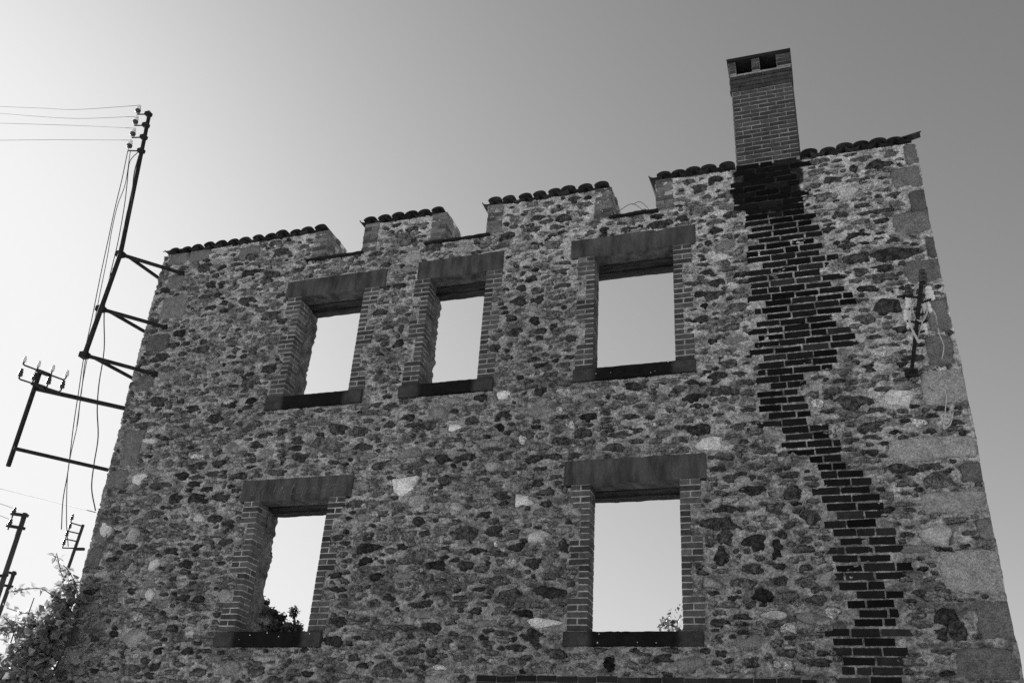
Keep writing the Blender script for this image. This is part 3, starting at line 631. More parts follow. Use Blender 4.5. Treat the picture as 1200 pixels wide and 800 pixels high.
for si, (a, b) in enumerate(SECT):
    bm = MB(); nu = max(8, int((b - a) / 0.03))
    xs = np.linspace(a, b, nu + 1); zt_ = TOP + 0.03 + 0.015 * fbm(xs, xs * 0, 6, 3, 90 + si); v = []
    for x, z in zip(xs, zt_): v += [(x, 0.02, TOP - 0.03), (x, 0.03 + 0.01 * math.sin(x * 31), z), (x, T - 0.03, z), (x, T - 0.03, TOP - 0.03)]
    f = [(i * 4 + k, (i + 1) * 4 + k, (i + 1) * 4 + (k + 1) % 4, i * 4 + (k + 1) % 4)[::-1] for i in range(nu) for k in range(4)] + [(0, 1, 2, 3), tuple(nu * 4 + k for k in (3, 2, 1, 0))]
    bm.add(v, f); bed = bm.build('tile_bed', M['tile_bed'], house)
    n = max(2, round((b - a) / 0.214)); st = (b - a) / n
    for i in range(n):
        x = a + (i + 0.5) * st + random.uniform(-0.02, 0.02)
        tile(bed, random.choice(cover), (x, -0.075 + random.uniform(-0.02, 0.02), TOP + 0.022 + random.uniform(-0.008, 0.008)), (0.045 + random.uniform(-0.015, 0.015), random.uniform(-0.04, 0.04), random.uniform(-0.03, 0.03)))
    for i in range(n + 1):
        x = a + i * st + random.uniform(-0.01, 0.01)
        if (si == 3 and i == n) or (si == 4 and i == 0) or (i == n and si < 3): continue
        tile(bed, random.choice(channel), (x, -0.060 + random.uniform(-0.02, 0.02), TOP + 0.062), (0.045 + random.uniform(-0.015, 0.015), random.uniform(-0.04, 0.04), random.uniform(-0.03, 0.03)))
    if si == 0: o = tile(bed, cover[1], (a - 0.12, 0.02, TOP + 0.035), (0.02, 0, -math.pi / 2)); o.scale = (0.85, 0.5, 0.85)
    if si == 4: 
        o = tile(bed, cover[1], (b - 0.08, 0.0, TOP + 0.03), (0.22, 0.1, -math.pi / 2)); o.scale = (0.75, 0.42, 0.75)

# ------------------------------------------------------------------ chimney
cx0, cx1 = -0.712, 0.087; CZ0, CZ1, CZ2, CZ3 = TOP + 0.06, 10.985, 11.275, 11.50; CD = 0.50
cm = MB(); cm.box(cx0 + 0.004, cx1 - 0.004, 0.004, CD, TOP + 0.02, CZ2)
HOLES = [(-0.640, -0.420), (-0.315, -0.090)]
for a, b in ((cx0 - 0.015, HOLES[0][0]), (HOLES[0][1], HOLES[1][0]), (HOLES[1][1], cx1 + 0.015)): cm.box(a, b, -0.006, CD, CZ2 - 0.001, CZ3)
cm.box(cx0 + 0.02, cx1 - 0.02, CD - 0.08, CD - 0.005, CZ2, CZ3)
chim = cm.build('chimney', M['joint_mid'], house); chim['label'] = 'square brick chimney stack with two smoke openings'
cp = MB(); n = 8; v = []
cp.box(cx0 - 0.045, cx1 + 0.02, -0.03, CD + 0.03, CZ3 + 0.001, CZ3 + 0.055, j=0.006); cp.build('cap_slab', M['slate'], chim)
ch = 0.0705; k = 0; z = CZ0
while z + ch < CZ1 + 0.03:
    off = (0.0 if k % 2 == 0 else -0.115) ; x = cx0 + off
    while x < cx1 - 0.02:
        xa = max(x, cx0); xz = min(x + 0.219, cx1)
        if xz - xa > 0.04: brick(chim, (xa + xz) / 2, -0.004, z + ch / 2, round(xz - xa, 2), 0.10, ch - 0.014, random.uniform(0.05, 0.10))
        x += 0.230
    z += ch; k += 1
k = 0
while z + 0.07 < CZ2 + 0.012:
    x = cx0 - 0.03 + (0 if k % 2 else -0.115)
    while x < cx1:
        xa = max(x, cx0 - 0.022); xz = min(x + 0.219, cx1 + 0.018)
        if xz - xa > 0.04: brick(chim, (xa + xz) / 2, -0.020, z + 0.035, round(xz - xa, 2), 0.10, 0.059, random.uniform(0.04, 0.08))
        x += 0.230
    z += 0.0705; k += 1
for a, b in ((cx0 - 0.022, HOLES[0][0] - 0.002), (HOLES[0][1] + 0.002, HOLES[1][0] - 0.002), (HOLES[1][1] + 0.002, cx1 + 0.018)):
    for q in range(3): brick(chim, (a + b) / 2, -0.016, CZ2 + 0.012 + (q + 0.5) * 0.0705, round(b - a, 2), 0.2, 0.060, random.uniform(0.04, 0.09))
sd = MB()
for sx, nx in ((cx0, -1), (cx1, 1)):
    z = CZ0; k = 0
    while z + ch < CZ2 + 0.01:
        y = 0.10 - (0.115 if k % 2 else 0)
        while y < CD:
            ya = max(y, 0.10); yz = min(y + 0.219, CD)
            if yz - ya > 0.03: sd.box(min(sx, sx + nx * 0.012), max(sx, sx + nx * 0.012), ya, yz, z + 0.005, z + ch - 0.006, random.uniform(0.06, 0.13), j=0.002)
            y += 0.230
        z += ch; k += 1
tag(sd.build('side_bricks', M['sill'], chim, tones=True), kind='stuff')

# ------------------------------------------------------------------ sooty flue bricks in the wall face
fm = MB()
ch = 0.0915; z = 3.0; k = 0; nb = 0; extra = MB()
flue_root = None
recs = []
while z < TOP - 0.02:
    zc = z + ch / 2; xl, xr = float(flue_l(zc)), float(flue_r(zc)); x = xl - 0.31 + (0.155 if k % 2 else 0) - (xl % 0.31) + random.uniform(-0.06, 0.06) 
    while x < xr + 0.1:
        wd = random.uniform(0.25, 0.295) if random.random() < 0.85 else random.uniform(0.12, 0.17)
        xa, xz = x, x + wd; ov = min(xz, xr) - max(xa, xl)
        if ov > 0.5 * wd or (ov > 0.04 and random.random() < 0.45):
            xa, xz = max(xa, xl - random.choice((0.01, 0.03, 0.10))), min(xz, xr + random.choice((0.01, 0.03, 0.10)))
            if xz - xa > 0.06 and not any(xz > q[0] and xa < q[1] and zc > q[2] and zc < q[3] for q in rects + prects): recs.append(((xa + xz) / 2, zc + random.uniform(-.004, .004), xz - xa))
        x += wd + random.uniform(0.013, 0.022)
    z += ch; k += 1
fl_mesh = MB(); fl_mesh.box(-0.6, 0.0, 0.03, 0.09, 9.0, 9.4)
flue = mesh_obj('flue', fl_mesh.v, fl_mesh.f, M['joint_dark'], house); flue['label'] = 'run of soot-blackened bricks crossing the rubble from the chimney down'
for i, (x, zc, wd) in enumerate(sorted(recs, key=lambda q: -q[1])):
    top = min(max((zc - 8.4) / 0.6, 0), 1); low = min(max((5.4 - zc) / 1.0, 0), 1)
    t = random.uniform(0.006, 0.020) * (1 - 0.35 * top) * (1 + random.uniform(0.0, 0.9) * low)
    if random.random() < 0.12: t *= random.uniform(1.5, 2.6)
    if i < 300: brick(flue, x, -0.004 + random.uniform(-.005, .006), zc, round(wd, 2), 0.08, random.choice((0.067, 0.071, 0.074, 0.077)), t)
    else: extra.box(x - wd / 2, x + wd / 2, -0.006, 0.08, zc - 0.038, zc + 0.038, t, j=0.003)
if extra.v: tag(extra.build('lower_bricks', M['sill'], flue, tones=True), kind='stuff')
print('flue bricks', len(recs))

# soldier course over the wide ground-floor opening
sb = MB(); sb.box(soldier[0], soldier[1], 0.0, 0.2, soldier[2], soldier[3] - 0.004)
sold = sb.build('soldier_course', M['joint_dark'], house)
x = soldier[0]
while x < soldier[1] - 0.05:
    wd = random.choice((0.218, 0.218, 0.215, 0.19)); z1 = soldier[3] - random.uniform(0.0, 0.02)
    for r_ in range(2): brick(sold, x + wd / 2, -0.014, z1 - 0.032 - r_ * 0.07, round(wd, 2), 0.1, 0.06, random.uniform(0.02, 0.05))
    x += wd + 0.011

# ------------------------------------------------------------------ insulators and brackets
BELL = [(0.020, 0.0), (0.042, 0.0), (0.045, 0.03), (0.030, 0.045), (0.036, 0.05), (0.040, 0.085), (0.026, 0.095), (0.022, 0.105), (0.030, 0.112), (0.028, 0.135), (0.010, 0.145)]
def insulator(parent, base, s=1.0, dark=False, axis=(0, 0, 1), two=False):
    b = MB(); b.lathe(base, [(r * s, h * s) for r, h in BELL], axis)
    o = b.build('insulator', M['dark_porcelain'] if dark else M['porcelain'], parent, True, tuple(base))
    if two:
        c = MB(); c.lathe(Vector(base) - Vector((0, 0, 0.002)), [(0.02 * s, -0.02 * s), (0.046 * s, -0.012 * s), (0.049 * s, 0.034 * s), (0.03 * s, 0.046 * s)], axis); c.build('cup', M['dark_porcelain'], o, True)
    return o

# tall service pole standing off the left corner
pb = at_z(99, 416, 7.432); pm = at_z(141, 298, 9.196)
ptop = at(175, 134, -0.86)
pole1 = empty('service_pole', (pb.x, pb.y, 7.40), 'tall black iron service pole braced off the left corner, four white insulators on top', 'power pole', 'electric brackets on the ruin')
b = MB(); b.tube([pb - Vector((0, 0, 0.03)), pm, ptop], [0.036, 0.035, 0.031], 8); b.build('pole', M['iron'], pole1, True)
for (ppx, ppy), (apx, apy), sp in [((141, 298), (213, 320), 0.30), ((118, 362), (193, 383), 0.30), ((99, 416), (181, 438), 0.30)]:
    e_ = at(apx, apy, -0.02); p_ = at_z(ppx, ppy, e_.z)
    b = MB(); b.bar(p_, e_, 0.045, 0.042); b.bar(e_ + Vector((0, 0.03, 0)), e_ + Vector((0, -0.015, 0)), 0.075, 0.07); b.build('front_brace', M['iron'], pole1)
    s_ = Vector((edge_l(e_.z) + 0.02, sp, e_.z)); b = MB(); b.bar(p_ + (e_ - p_) * 0.14, s_, 0.04, 0.038); b.build('side_brace', M['iron'], pole1)
    b = MB(); b.box(p_.x - 0.055, p_.x + 0.055, p_.y - 0.055, p_.y + 0.055, p_.z - 0.04, p_.z + 0.04); b.build('clamp', M['iron'], pole1)
ins_top = []
for (bx, by), (ax, ay) in [((162, 129), (174, 134)), ((159, 142), (171, 147)), ((156, 156), (168.5, 161)), ((152, 170), (165.5, 177))]:
    a_ = at(ax, ay, -0.86); b_ = at(bx, by, -0.88); b_.y = -1.0; b_ = at(bx, by, -1.0); a_.z = a_.z
    m = MB(); m.tube([a_, Vector((b_.x, b_.y, a_.z * 0.5 + b_.z * 0.5 - 0.10)), Vector((b_.x, b_.y, b_.z))], 0.013, 6); m.box(a_.x - 0.045, a_.x + 0.045, a_.y - 0.05, a_.y + 0.045, a_.z - 0.03, a_.z + 0.03)
    m.build('arm', M['iron'], pole1)
    insulator(pole1, b_ - Vector((0, 0, 0.03)), 0.92, two=True); ins_top.append(b_ + Vector((0, 0, 0.10)))

# lower bracket carrying eight insulators
uR, uL = at(147, 478.5, 0.03), None
uL = at_z(41, 455, uR.z); lR = at(127, 550.5, 0.03); lL = at_z(16, 525, lR.z)
br2 = empty('line_bracket', (lL.x, lL.y, lL.z - 0.25), 'iron bracket frame with eight insulators on two bars, sticking out low at the left corner', 'power bracket', 'electric brackets on the ruin')
b = MB(); b.bar(uL, uR, 0.05, 0.05); b.build('upper_arm', M['iron'], br2); b = MB(); b.bar(lL, lR, 0.042, 0.042); b.build('lower_arm', M['iron'], br2)
px_, py_ = (uL.x + lL.x) / 2, (uL.y + lL.y) / 2; bot = at(14.5, 544, lL.y).z; top = at(51, 437, uL.y).z
b = MB(); b.bar((px_, py_, bot), (px_, py_, top), 0.045, 0.045); b.build('post', M['iron'], br2)
dv = Vector((1.0, 0.10, 0)).normalized()
for row, (zc, dark, pts) in enumerate([(top, False, [(28.5, 423), (45, 428.5), (61.5, 433.5), (78, 439.5)]), (uL.z + 0.02, True, [(23.5, 439.5), (39.5, 444), (56.5, 448.5), (72.5, 453.5)])]):
    ps = [at(q[0], q[1], py_ + (-0.02)) for q in pts]
    for p_ in ps: pass
    zbar = zc - 0.0
    m = MB(); k_ = 0.07
    m.tube([ps[0], ps[0] - Vector((0, 0, k_ * 0.7)), ps[0] + Vector((0.03, 0, -k_)), ps[3] + Vector((-0.03, 0, -k_)), ps[3] - Vector((0, 0, k_ * 0.7)), ps[3]], 0.012, 6)
    for p_ in (ps[1], ps[2]): m.tube([p_ - Vector((0, 0, k_)), p_], 0.010, 6)
    m.bar(ps[1] - Vector((-.02, 0, k_ + 0.01)), ps[2] - Vector((0.02, 0, k_ + 0.01)), 0.07, 0.05); m.build('insulator_bar', M['iron'], br2)
    for p_ in ps: insulator(br2, p_ - Vector((0, 0, 0.01)), 0.8 if dark else 0.62, dark)

# bracket on the right of the wall, arm straight out of the face
ba = at(1068, 437, 0.0)
br3 = empty('wall_bracket', (ba.x, 0, ba.z - 0.1), 'iron arm with white and black insulators jutting from the wall near its right edge', 'power bracket', 'electric brackets on the ruin')
tip = Vector((ba.x + 0.02, -1.95, ba.z + 0.0))
b = MB(); b.bar(ba + Vector((0, 0.04, 0)), Vector((tip.x, -1.86, tip.z)), 0.034, 0.034); b.build('arm', M['iron'], br3)
b = MB(); b.box(ba.x - 0.07, ba.x + 0.07, -0.025, 0.03, ba.z - 0.05, ba.z + 0.04); b.build('base_plate', M['iron'], br3)
for yy, dx, dark, s in [(-1.84, 0.03, True, 1.0), (-1.62, -0.09, True, 0.9), (-1.52, 0.10, False, 1.0), (-1.38, -0.08, False, 0.95), (-1.28, 0.09, False, 0.95), (-1.14, -0.09, False, 0.9), (-1.10, 0.08, True, 0.8), (-0.98, -0.06, False, 0.85), (-0.90, 0.07, False, 0.85)]:
    p_ = Vector((tip.x + dx, yy, tip.z + 0.02)); m = MB(); m.tube([(tip.x, yy, tip.z), p_, p_ + Vector((0, 0, 0.05))], 0.012, 6); m.build('pin', M['iron'], br3)
    insulator(br3, p_ + Vector((0, 0, 0.01)), s, dark)
def curve_pts(pts, n=6):
    """smooth polyline through pts (Catmull-Rom)"""
    P = [Vector(p) for p in pts]; P = [P[0] * 2 - P[1]] + P + [P[-1] * 2 - P[-2]]; out = []
    for i in range(1, len(P) - 2):
        for k in range(n):
            t = k / n; a, b_, c, d_ = P[i - 1], P[i], P[i + 1], P[i + 2]
            out.append(0.5 * ((2 * b_) + (c - a) * t + (2 * a - 5 * b_ + 4 * c - d_) * t * t + (3 * b_ - a - 3 * c + d_) * t ** 3))
    return out + [P[-2]]
def wire(name, pts, r, label, mat='wire', group=None, cat='wire'):
    b = MB(); b.tube(curve_pts(pts), r, 5); o = b.build(name, M[mat], None, True); return tag(o, label, cat, group)
b = MB(); b.tube(curve_pts([at(1077, 402, -1.2), at(1066, 378, -1.3), at(1068, 360, -1.4), at(1073, 338, -1.6), at(1078, 330, -1.75)]), 0.011, 5)
b.tube(curve_pts([at(1070, 404, -0.6), at(1073, 388, -0.9), at(1074, 378, -1.05)]), 0.016, 5); b.build('jumper_cable', M['pale_cable'], br3, True)
b = MB(); b.tube(curve_pts([at(1084, 350, -1.5), at(1087, 362, -1.35), at(1081, 376, -1.2), at(1073, 372, -1.25), at(1069, 360, -1.45), at(1076, 352, -1.55), at(1083, 366, -1.3), at(1078, 385, -1.0), at(1074, 398, -0.75)]), 0.009, 5); b.build('jumper_cable', M['pale_cable'], br3, True)
wire('cable', [at(1084, 352, -1.5), at(1090, 360, -1.0), at(1096, 368, -0.5), at(1098, 378, -0.03), at(1101, 392, -0.02), at(1106, 405, -0.02), at(1104, 420, -0.03)], 0.007, 'thin pale cable drooping from the right bracket to the corner stones', 'pale_cable', cat='cable')
wire('cable', [at(1095, 430, -.03), at(1103, 437, -.04), at(1097, 446, -.03), at(1090, 451, -.03), at(1095, 456, -.03), at(1104, 455, -.04), at(1109, 463, -.05), at(1108, 478, -.03), at(1107, 490, -.03), at(1106, 502, -.02), at(1114, 496, -.03), at(1117, 482, -.03)], 0.006, 'loose pale cable curling over the granite corner block below the right bracket', 'pale_cable', cat='cable')

# overhead wires leaving to the left from the tall pole
def overhead(i, a, pxs, label):
    pts = [a]
    for px, py in pxs: 
        k = (160 - px) / 160.0; pts.append(at(px, py, -0.95 + 1.6 * k))
    pts = pts + [pts[-1] * 2 - pts[-2]] + [pts[-1] * 4 - pts[-2] * 3]
    wire('overhead_wire', pts, 0.004, label, group='overhead wires to the tall pole')
overhead(0, ins_top[0], [(90, 128.5), (50, 127), (0, 125)], 'highest of the four thin wires running left from the tall iron pole')
overhead(1, ins_top[1], [(95, 139), (50, 137), (0, 133)], 'second highest thin wire running left from the tall iron pole')
overhead(2, ins_top[2], [(95, 147.5), (50, 146), (0, 144.5)], 'third thin wire from the top, running left from the tall iron pole')
overhead(3, ins_top[3], [(90, 164), (50, 164), (0, 164.5)], 'lowest of the four thin wires running left from the tall iron pole')
# slack cables hanging down beside the pole
for pts, r, lab in [([(150, 176), (143, 210), (135, 243), (127, 280), (118, 322), (108, 372), (99, 414), (92, 460), (86, 500), (80, 550), (74, 585), (72, 620)], 0.007, 'slack cable hanging farthest left beside the tall pole down past the lower bracket'),
                    ([(153, 176), (147, 215), (138, 240), (131, 270), (126, 300), (116, 350), (103, 416), (95, 460), (91, 496), (83, 532), (79, 560), (78, 610), (80, 640)], 0.006, 'slack cable hanging close beside the farthest left one at the tall pole'),
                    ([(162, 178), (152, 190), (149, 215), (146, 240), (139, 280), (132, 310), (122, 350), (113, 380), (101, 418), (96, 455), (90, 500)], 0.007, 'slack cable looping off the tall pole below its insulators'),
                    ([(163, 182), (157, 205), (154, 240), (149, 262), (141, 290), (133, 325), (124, 350), (122, 372), (122, 410), (116, 450), (114, 480), (115, 512), (110, 545), (107.5, 572), (112, 598)], 0.009, 'dark cable hanging between the tall pole and the wall corner')]:
    n = len(pts); wire('hanging_cable', [at(px, py, -0.95 + 0.9 * (i / (n - 1)) if 'dark' in lab else -0.95 + 0.5 * i / (n - 1)) for i, (px, py) in enumerate(pts)], r, lab, cat='cable', group='cables hanging from the tall pole')
q = at(112, 600, 0.05); wire('span_wire', [q, at(55, 585.5, 1.2), at(0, 572, 2.4), at(-60, 557, 3.8)], 0.006, 'single thin wire running from the left edge of the wall below the lower bracket', cat='wire')

# ------------------------------------------------------------------ utility poles far behind on the left
def far_pole(name, label, Yd, top_px, low_px, r, arms, mat='pole'):
    tp = at(top_px[0], top_px[1], Yd); lw = at(low_px[0], low_px[1], Yd); d_ = (lw - tp) / (tp.z - lw.z); base = tp + d_ * tp.z
    e_ = empty(name, base, label, 'utility pole', 'utility poles behind the ruin'); b = MB(); b.tube([base, tp], [r * 1.25, r], 10); b.build('pole', M[mat], e_, True)
    for (x0, y0), (x1, y1), ins, w_ in arms:
        A, B_ = at(x0, y0, Yd - r), at(x1, y1, Yd - r); m = MB(); m.bar(A, B_, w_, w_); m.build('crossarm', M['iron'], e_)
        for ix, iy in ins: 
            p_ = at(ix, iy + 3.2, Yd - r); m = MB(); m.tube([p_ - Vector((0, 0, 0.25)), p_ + Vector((0, 0, 0.1))], 0.03, 6); m.build('pin', M['iron'], e_); insulator(e_, p_ - Vector((0, 0, 0.1)), 2.3, True)
    return tp
far_pole('utility_pole', 'thick wooden utility pole at the far left with two short crossarms', 20, (29.5, 601), (0, 690), 0.105, [((13.5, 601.5), (32.5, 604), [(16, 597)], 0.12), ((8.5, 615.5), (28.5, 619), [(11.5, 610.5)], 0.12), ((-6, 675), (9, 673.5), [], 0.10)])
far_pole('utility_pole', 'short utility pole beside the thick one, just above the bush', 34, (17, 669), (4, 705), 0.12, [((8, 670), (18.5, 672), [], 0.14), ((2, 685), (14.5, 687), [], 0.14)])
far_pole('utility_pole', 'thin utility pole with four hooked insulator arms close to the left edge of the wall', 16, (97.5, 614.5), (79, 668), 0.055, [((88, 643), (98.5, 643), [], 0.09)])
fp = bpy.data.objects[-1] if False else None
root3 = [o for o in col.objects if o.get('label', '').startswith('thin utility pole')][0]
for (x0, y0), (x1, y1) in [((83, 611.5), (96, 616)), ((80.5, 621.5), (93, 625)), ((77, 630.5), (90, 634)), ((73.5, 641), (87, 642))]:
    A, B_ = at(x1, y1, 15.95), at(x0, y0, 15.95); m = MB(); m.tube([A, B_ - Vector((0, 0, 0.02)), B_ + Vector((0, 0, 0.16))], 0.024, 6); m.build('hook_arm', M['iron'], root3); insulator(root3, B_ + Vector((0, 0, 0.10)), 1.4, True)
wire('far_wire', [at(15, 595, 19.8), at(-5, 588, 19.5), at(-40, 575, 19)], 0.010, 'faint wire leaving the top crossarm of the thick far pole')
wire('far_wire', [at(11, 608, 19.8), at(-5, 602, 19.5), at(-40, 590, 19)], 0.010, 'faint wire leaving the lower crossarm of the thick far pole')

# ------------------------------------------------------------------ plants
def leaf(mb, c, s, t):
    d_ = Vector((random.gauss(0, 1), random.gauss(0, 1), random.gauss(-0.3, 0.7))).normalized(); n_ = Vector((random.gauss(0, 1), random.gauss(0, 1), random.gauss(0.6, 0.8)))
    sd_ = d_.cross(n_)
    if sd_.length < 1e-3: return
    sd_.normalize(); n_ = sd_.cross(d_); c = Vector(c); w_ = s * random.uniform(0.26, 0.38); k = n_ * (w_ * 0.35)
    mb.add([c, c + d_ * s * 0.45 + sd_ * w_ + k, c + d_ * s - n_ * s * 0.12, c + d_ * s * 0.45 - sd_ * w_ + k, c + d_ * s * 0.5], [(0, 1, 4), (1, 2, 4), (2, 3, 4), (3, 0, 4)], t)
bf_ref = {}
def blob(mb, c, r, n, s, flat=1.0):
    c = Vector(c)
    for _ in range(n):
        d_ = Vector((random.gauss(0, 1), random.gauss(0, 1), random.gauss(0, 1))).normalized() * r * random.random() ** 0.5
        d_.z *= flat; q_ = c + d_
        if mb is bf_ref.get('m') and q_.x > -9.66 * (10 + q_.y) / 10: continue
        leaf(mb, c + d_, s * random.uniform(0.7, 1.3), random.uniform(0.35, 1.7))
bush = empty('climbing_bush', (-10.3, -0.1, 0), 'leafy climbing bush in sun and shade against the left foot of the wall', 'bush')
bf = MB(); stem = MB(); bf_ref['m'] = bf
BL = [(92,688,13,80),(84,700,17,130),(76,718,18,150),(64,730,15,100),(74,742,18,150),(60,752,18,160),(46,760,18,150),(64,775,20,170),(30,772,18,140),(14,782,18,140),(4,795,20,140),(40,790,22,180),(20,803,24,180),(60,800,20,150),
      (48,738,13,60),(36,730,11,45),(80,690,10,40),(26,738,9,20),(10,728,9,16),(6,742,8,12),(100,682,6,25),(70,700,10,25)]
for px, py, r, n in BL:
    Yd = -0.30 + random.uniform(-0.25, 0.2); c = at(px, py, Yd); c.y = Yd; s_ = (c - CAM_POS).length / FPX
    blob(bf, c, r * s_, int(n * 1.7), 0.115)
for _ in range(26): blob(bf, (random.uniform(-11.6, -9.75), random.uniform(-0.9, 0.5), random.uniform(0.3, 2.9)), 0.4, 70, 0.11)
for pts in ([(70, 705, -.3), (50, 690, -.3), (30, 690, -.3), (14, 693, -.3)], [(82, 690, -.3), (72, 672, -.35), (68, 655, -.4), (66, 648, -.4)], [(90, 685, -.3), (80, 668, -.2), (74, 662, -.2)], [(60, 720, -.2), (30, 718, -.2), (8, 712, -.2)], [(20, 760, -.3), (14, 735, -.3), (4, 722, -.3)]):
    P_ = curve_pts([at(*p) for p in pts], 7); stem.tube(P_, 0.006, 5)
    for p_ in P_[2:]:
        for _ in range(random.choice((0, 1, 2))): leaf(bf, p_ + Vector((random.gauss(0, .02), random.gauss(0, .02), random.gauss(0, .02))), 0.10, random.uniform(0.7, 1.3))
for k in range(9):
    tgt = at(random.choice([90, 76, 60, 40, 20, 66]), random.choice([700, 730, 760, 780]), -0.3); b0 = Vector((-10.4 + random.uniform(-.5, .5), -0.2 + random.uniform(-.2, .2), 0))
    stem.tube(curve_pts([b0, (b0 + tgt) / 2 + Vector((random.uniform(-.2, .2), random.uniform(-.2, .2), 0.2)), tgt], 5), [0.03 - 0.024 * i / 10 for i in range(11)], 6)
stem.build('stem', M['bark'], bush, True); bf.build('foliage', M['leaf'], bush, tones=True)

def tree(name, label, base, h, crown, n, s, seed):
    random.seed(seed); e_ = empty(name, base, label, 'tree', 'trees beyond the ruin'); tk = MB(); lf = MB(); b0 = Vector(base)
    topc = b0 + Vector((0, 0, h * 0.8)); tk.tube(curve_pts([b0, b0 + Vector((0.1, 0, h * 0.35)), topc], 4), [0.22 - 0.018 * i for i in range(9)], 8)
    for c, r in crown:
        c = b0 + Vector(c); tk.tube(curve_pts([b0 + Vector((0.05, 0, h * 0.4)), (b0 + c) / 2 + Vector((0, 0, h * 0.3)), c], 4), [0.09 - 0.009 * i for i in range(9)], 6)
        for _ in range(n):
            d_ = Vector((random.gauss(0, 1), random.gauss(0, 1), random.gauss(0, 1))).normalized() * r * (0.55 + 0.5 * random.random()); blob(lf, c + d_, 0.22, 9, s)
    tk.build('trunk', M['bark'], e_, True); lf.build('crown', M['leaf_dark'], e_, tones=True)
t0 = at(795, 706, 12)
tree('tree', 'leafy tree top showing in the lower right corner of the lower right window', (t0.x + 1.3, 12, 0), t0.z, [((-0.95, 0, t0.z - 0.75), 0.7), ((-0.55, 0, t0.z - 0.35), 0.4), ((0.3, 0.3, t0.z - 0.5), 1.0), ((1.2, -.2, t0.z - 1.0), 1.0), ((-0.1, 0.4, t0.z - 1.9), 1.3), ((0.9, 0, t0.z - 2.6), 1.4)], 40, 0.15, 3)
t1 = at(1203, 752, 9)
tree('tree', 'dark tree just peeping past the lower right edge of the wall', (t1.x + 1.0, 9, 0), t1.z, [((-0.6, 0, t1.z - 0.55), 0.5), ((0.4, 0.2, t1.z - 0.3), 0.9), ((0.2, 0, t1.z - 1.5), 1.2), ((1.3, 0, t1.z - 1.0), 1.0)], 40, 0.13, 4)
random.seed(21)

# broken inner wall with a tuft, seen through the lower left window
YI = 3.2
iw = empty('broken_inner_wall', (at(318, 745, YI).x, YI, 0), 'broken rubble wall stump behind the lower left window', 'wall')
prof = [(282, 668), (296, 686), (303, 696), (309, 699), (313, 708), (318, 712), (327, 713), (330, 719), (336, 719), (338, 727), (345, 732), (349, 733), (354, 742), (358, 752)]
rl = MB(); zz_ = []
pw = [at(px, py, YI) for px, py in prof]; xs_p = [p.x for p in pw]; zs_p = [p.z for p in pw]
core = MB(); v = []
for x, z in zip(xs_p, zs_p): v += [(x, YI + 0.06, 0), (x, YI + 0.06, z - 0.2), (x, YI + 0.5, z - 0.2), (x, YI + 0.5, 0)]
core.add(v, [(i * 4 + k, (i + 1) * 4 + k, (i + 1) * 4 + (k + 1) % 4, i * 4 + (k + 1) % 4)[::-1] for i in range(len(xs_p) - 1) for k in range(4)] + [(0, 1, 2, 3), tuple((len(xs_p) - 1) * 4 + k for k in (3, 2, 1, 0))]); core.build('core', M['timber'], iw)
x = xs_p[0]
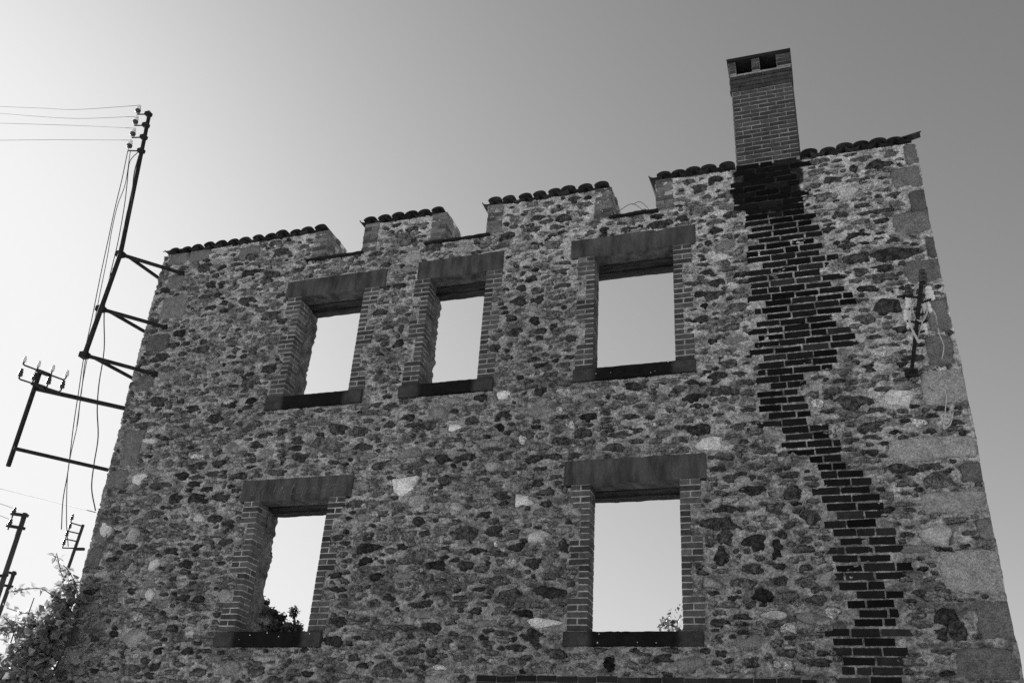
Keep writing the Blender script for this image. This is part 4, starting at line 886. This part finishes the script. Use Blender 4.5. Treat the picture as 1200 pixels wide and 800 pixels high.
while x < xs_p[-1] - 0.05:
    ztop = float(np.interp(x + 0.08, xs_p, zs_p)); z = ztop - 1.6
    while z < ztop - 0.03:
        a_ = random.uniform(0.07, 0.13); b_ = min(random.uniform(0.05, 0.09), max(0.03, (ztop - z) / 2)); c = Vector((x + random.uniform(0, .06), YI + 0.06, z + b_)); m = MB(); pr_ = []
        for k, (r, h) in enumerate(((0.75, -1.0), (1.0, -0.3), (0.95, 0.4), (0.6, 1.0))): pr_.append((r, h))
        n_ = 8; vv = [(c.x + a_ * r * math.cos(6.283 * q / n_) * random.uniform(.85, 1.12), c.y + 0.12 * r * math.sin(6.283 * q / n_), c.z + b_ * h * random.uniform(.85, 1.1)) for r, h in pr_ for q in range(n_)]
        m.add(vv, [(i * n_ + q, i * n_ + (q + 1) % n_, (i + 1) * n_ + (q + 1) % n_, (i + 1) * n_ + q) for i in range(3) for q in range(n_)] + [tuple(range(n_ - 1, -1, -1)), tuple(3 * n_ + q for q in range(n_))])
        m.build('stone', M['stone'], iw, True, c, random.choice((0.03, 0.04, 0.05, 0.07, 0.2)))
        z += 2 * b_ + 0.01
    x += 0.17
iv = MB(); random.seed(33)
for _ in range(110):
    x = random.uniform(xs_p[0], xs_p[-1] - 0.1); zt_ = float(np.interp(x, xs_p, zs_p)); blob(iv, (x, YI + random.uniform(-0.12, 0.2), zt_ - abs(random.gauss(0, 0.35)) - 0.03), 0.07, 14, 0.055)
iv.build('ivy', M['leaf_dark'], iw, tones=True)
tf = empty('weed_tuft', at(347, 738, YI + 0.2), 'round leafy weed growing on the broken wall stump behind the lower left window', 'plant'); lf = MB(); tk = MB()
tk.tube([at(347, 742, YI + .2), at(345, 726, YI + .2), at(344, 718, YI + .2)], 0.02, 6); blob(lf, at(344.5, 717, YI + .2), 0.085, 170, 0.05); blob(lf, at(348, 732, YI + .2), 0.08, 110, 0.05); blob(lf, at(352, 740, YI + .2), 0.07, 70, 0.05)
tk.build('stem', M['bark'], tf); lf.build('foliage', M['leaf_dark'], tf, tones=True)

# dry grass in the third crest gap
gr = MB(); g0 = Vector((-1.86, 0.22, NSILL + 0.02))
for tx, tz, bx in [(-0.55, 0.05, .25), (-0.40, 0.16, .2), (-0.30, 0.34, .1), (-0.50, 0.26, .32), (-0.12, 0.12, .05), (-0.20, 0.20, .1)]:
    gr.tube(curve_pts([g0 + Vector((random.uniform(-.05, .05), 0, 0)), g0 + Vector((tx * 0.55, 0.02, tz * 0.9 + bx * 0.3)), g0 + Vector((tx, 0.04, tz))], 6), 0.004, 4)
go = gr.build('grass_tuft', M['bark'], None, True, tuple(g0)); tag(go, 'few dry grass blades growing in the wall top gap left of the chimney', 'grass')
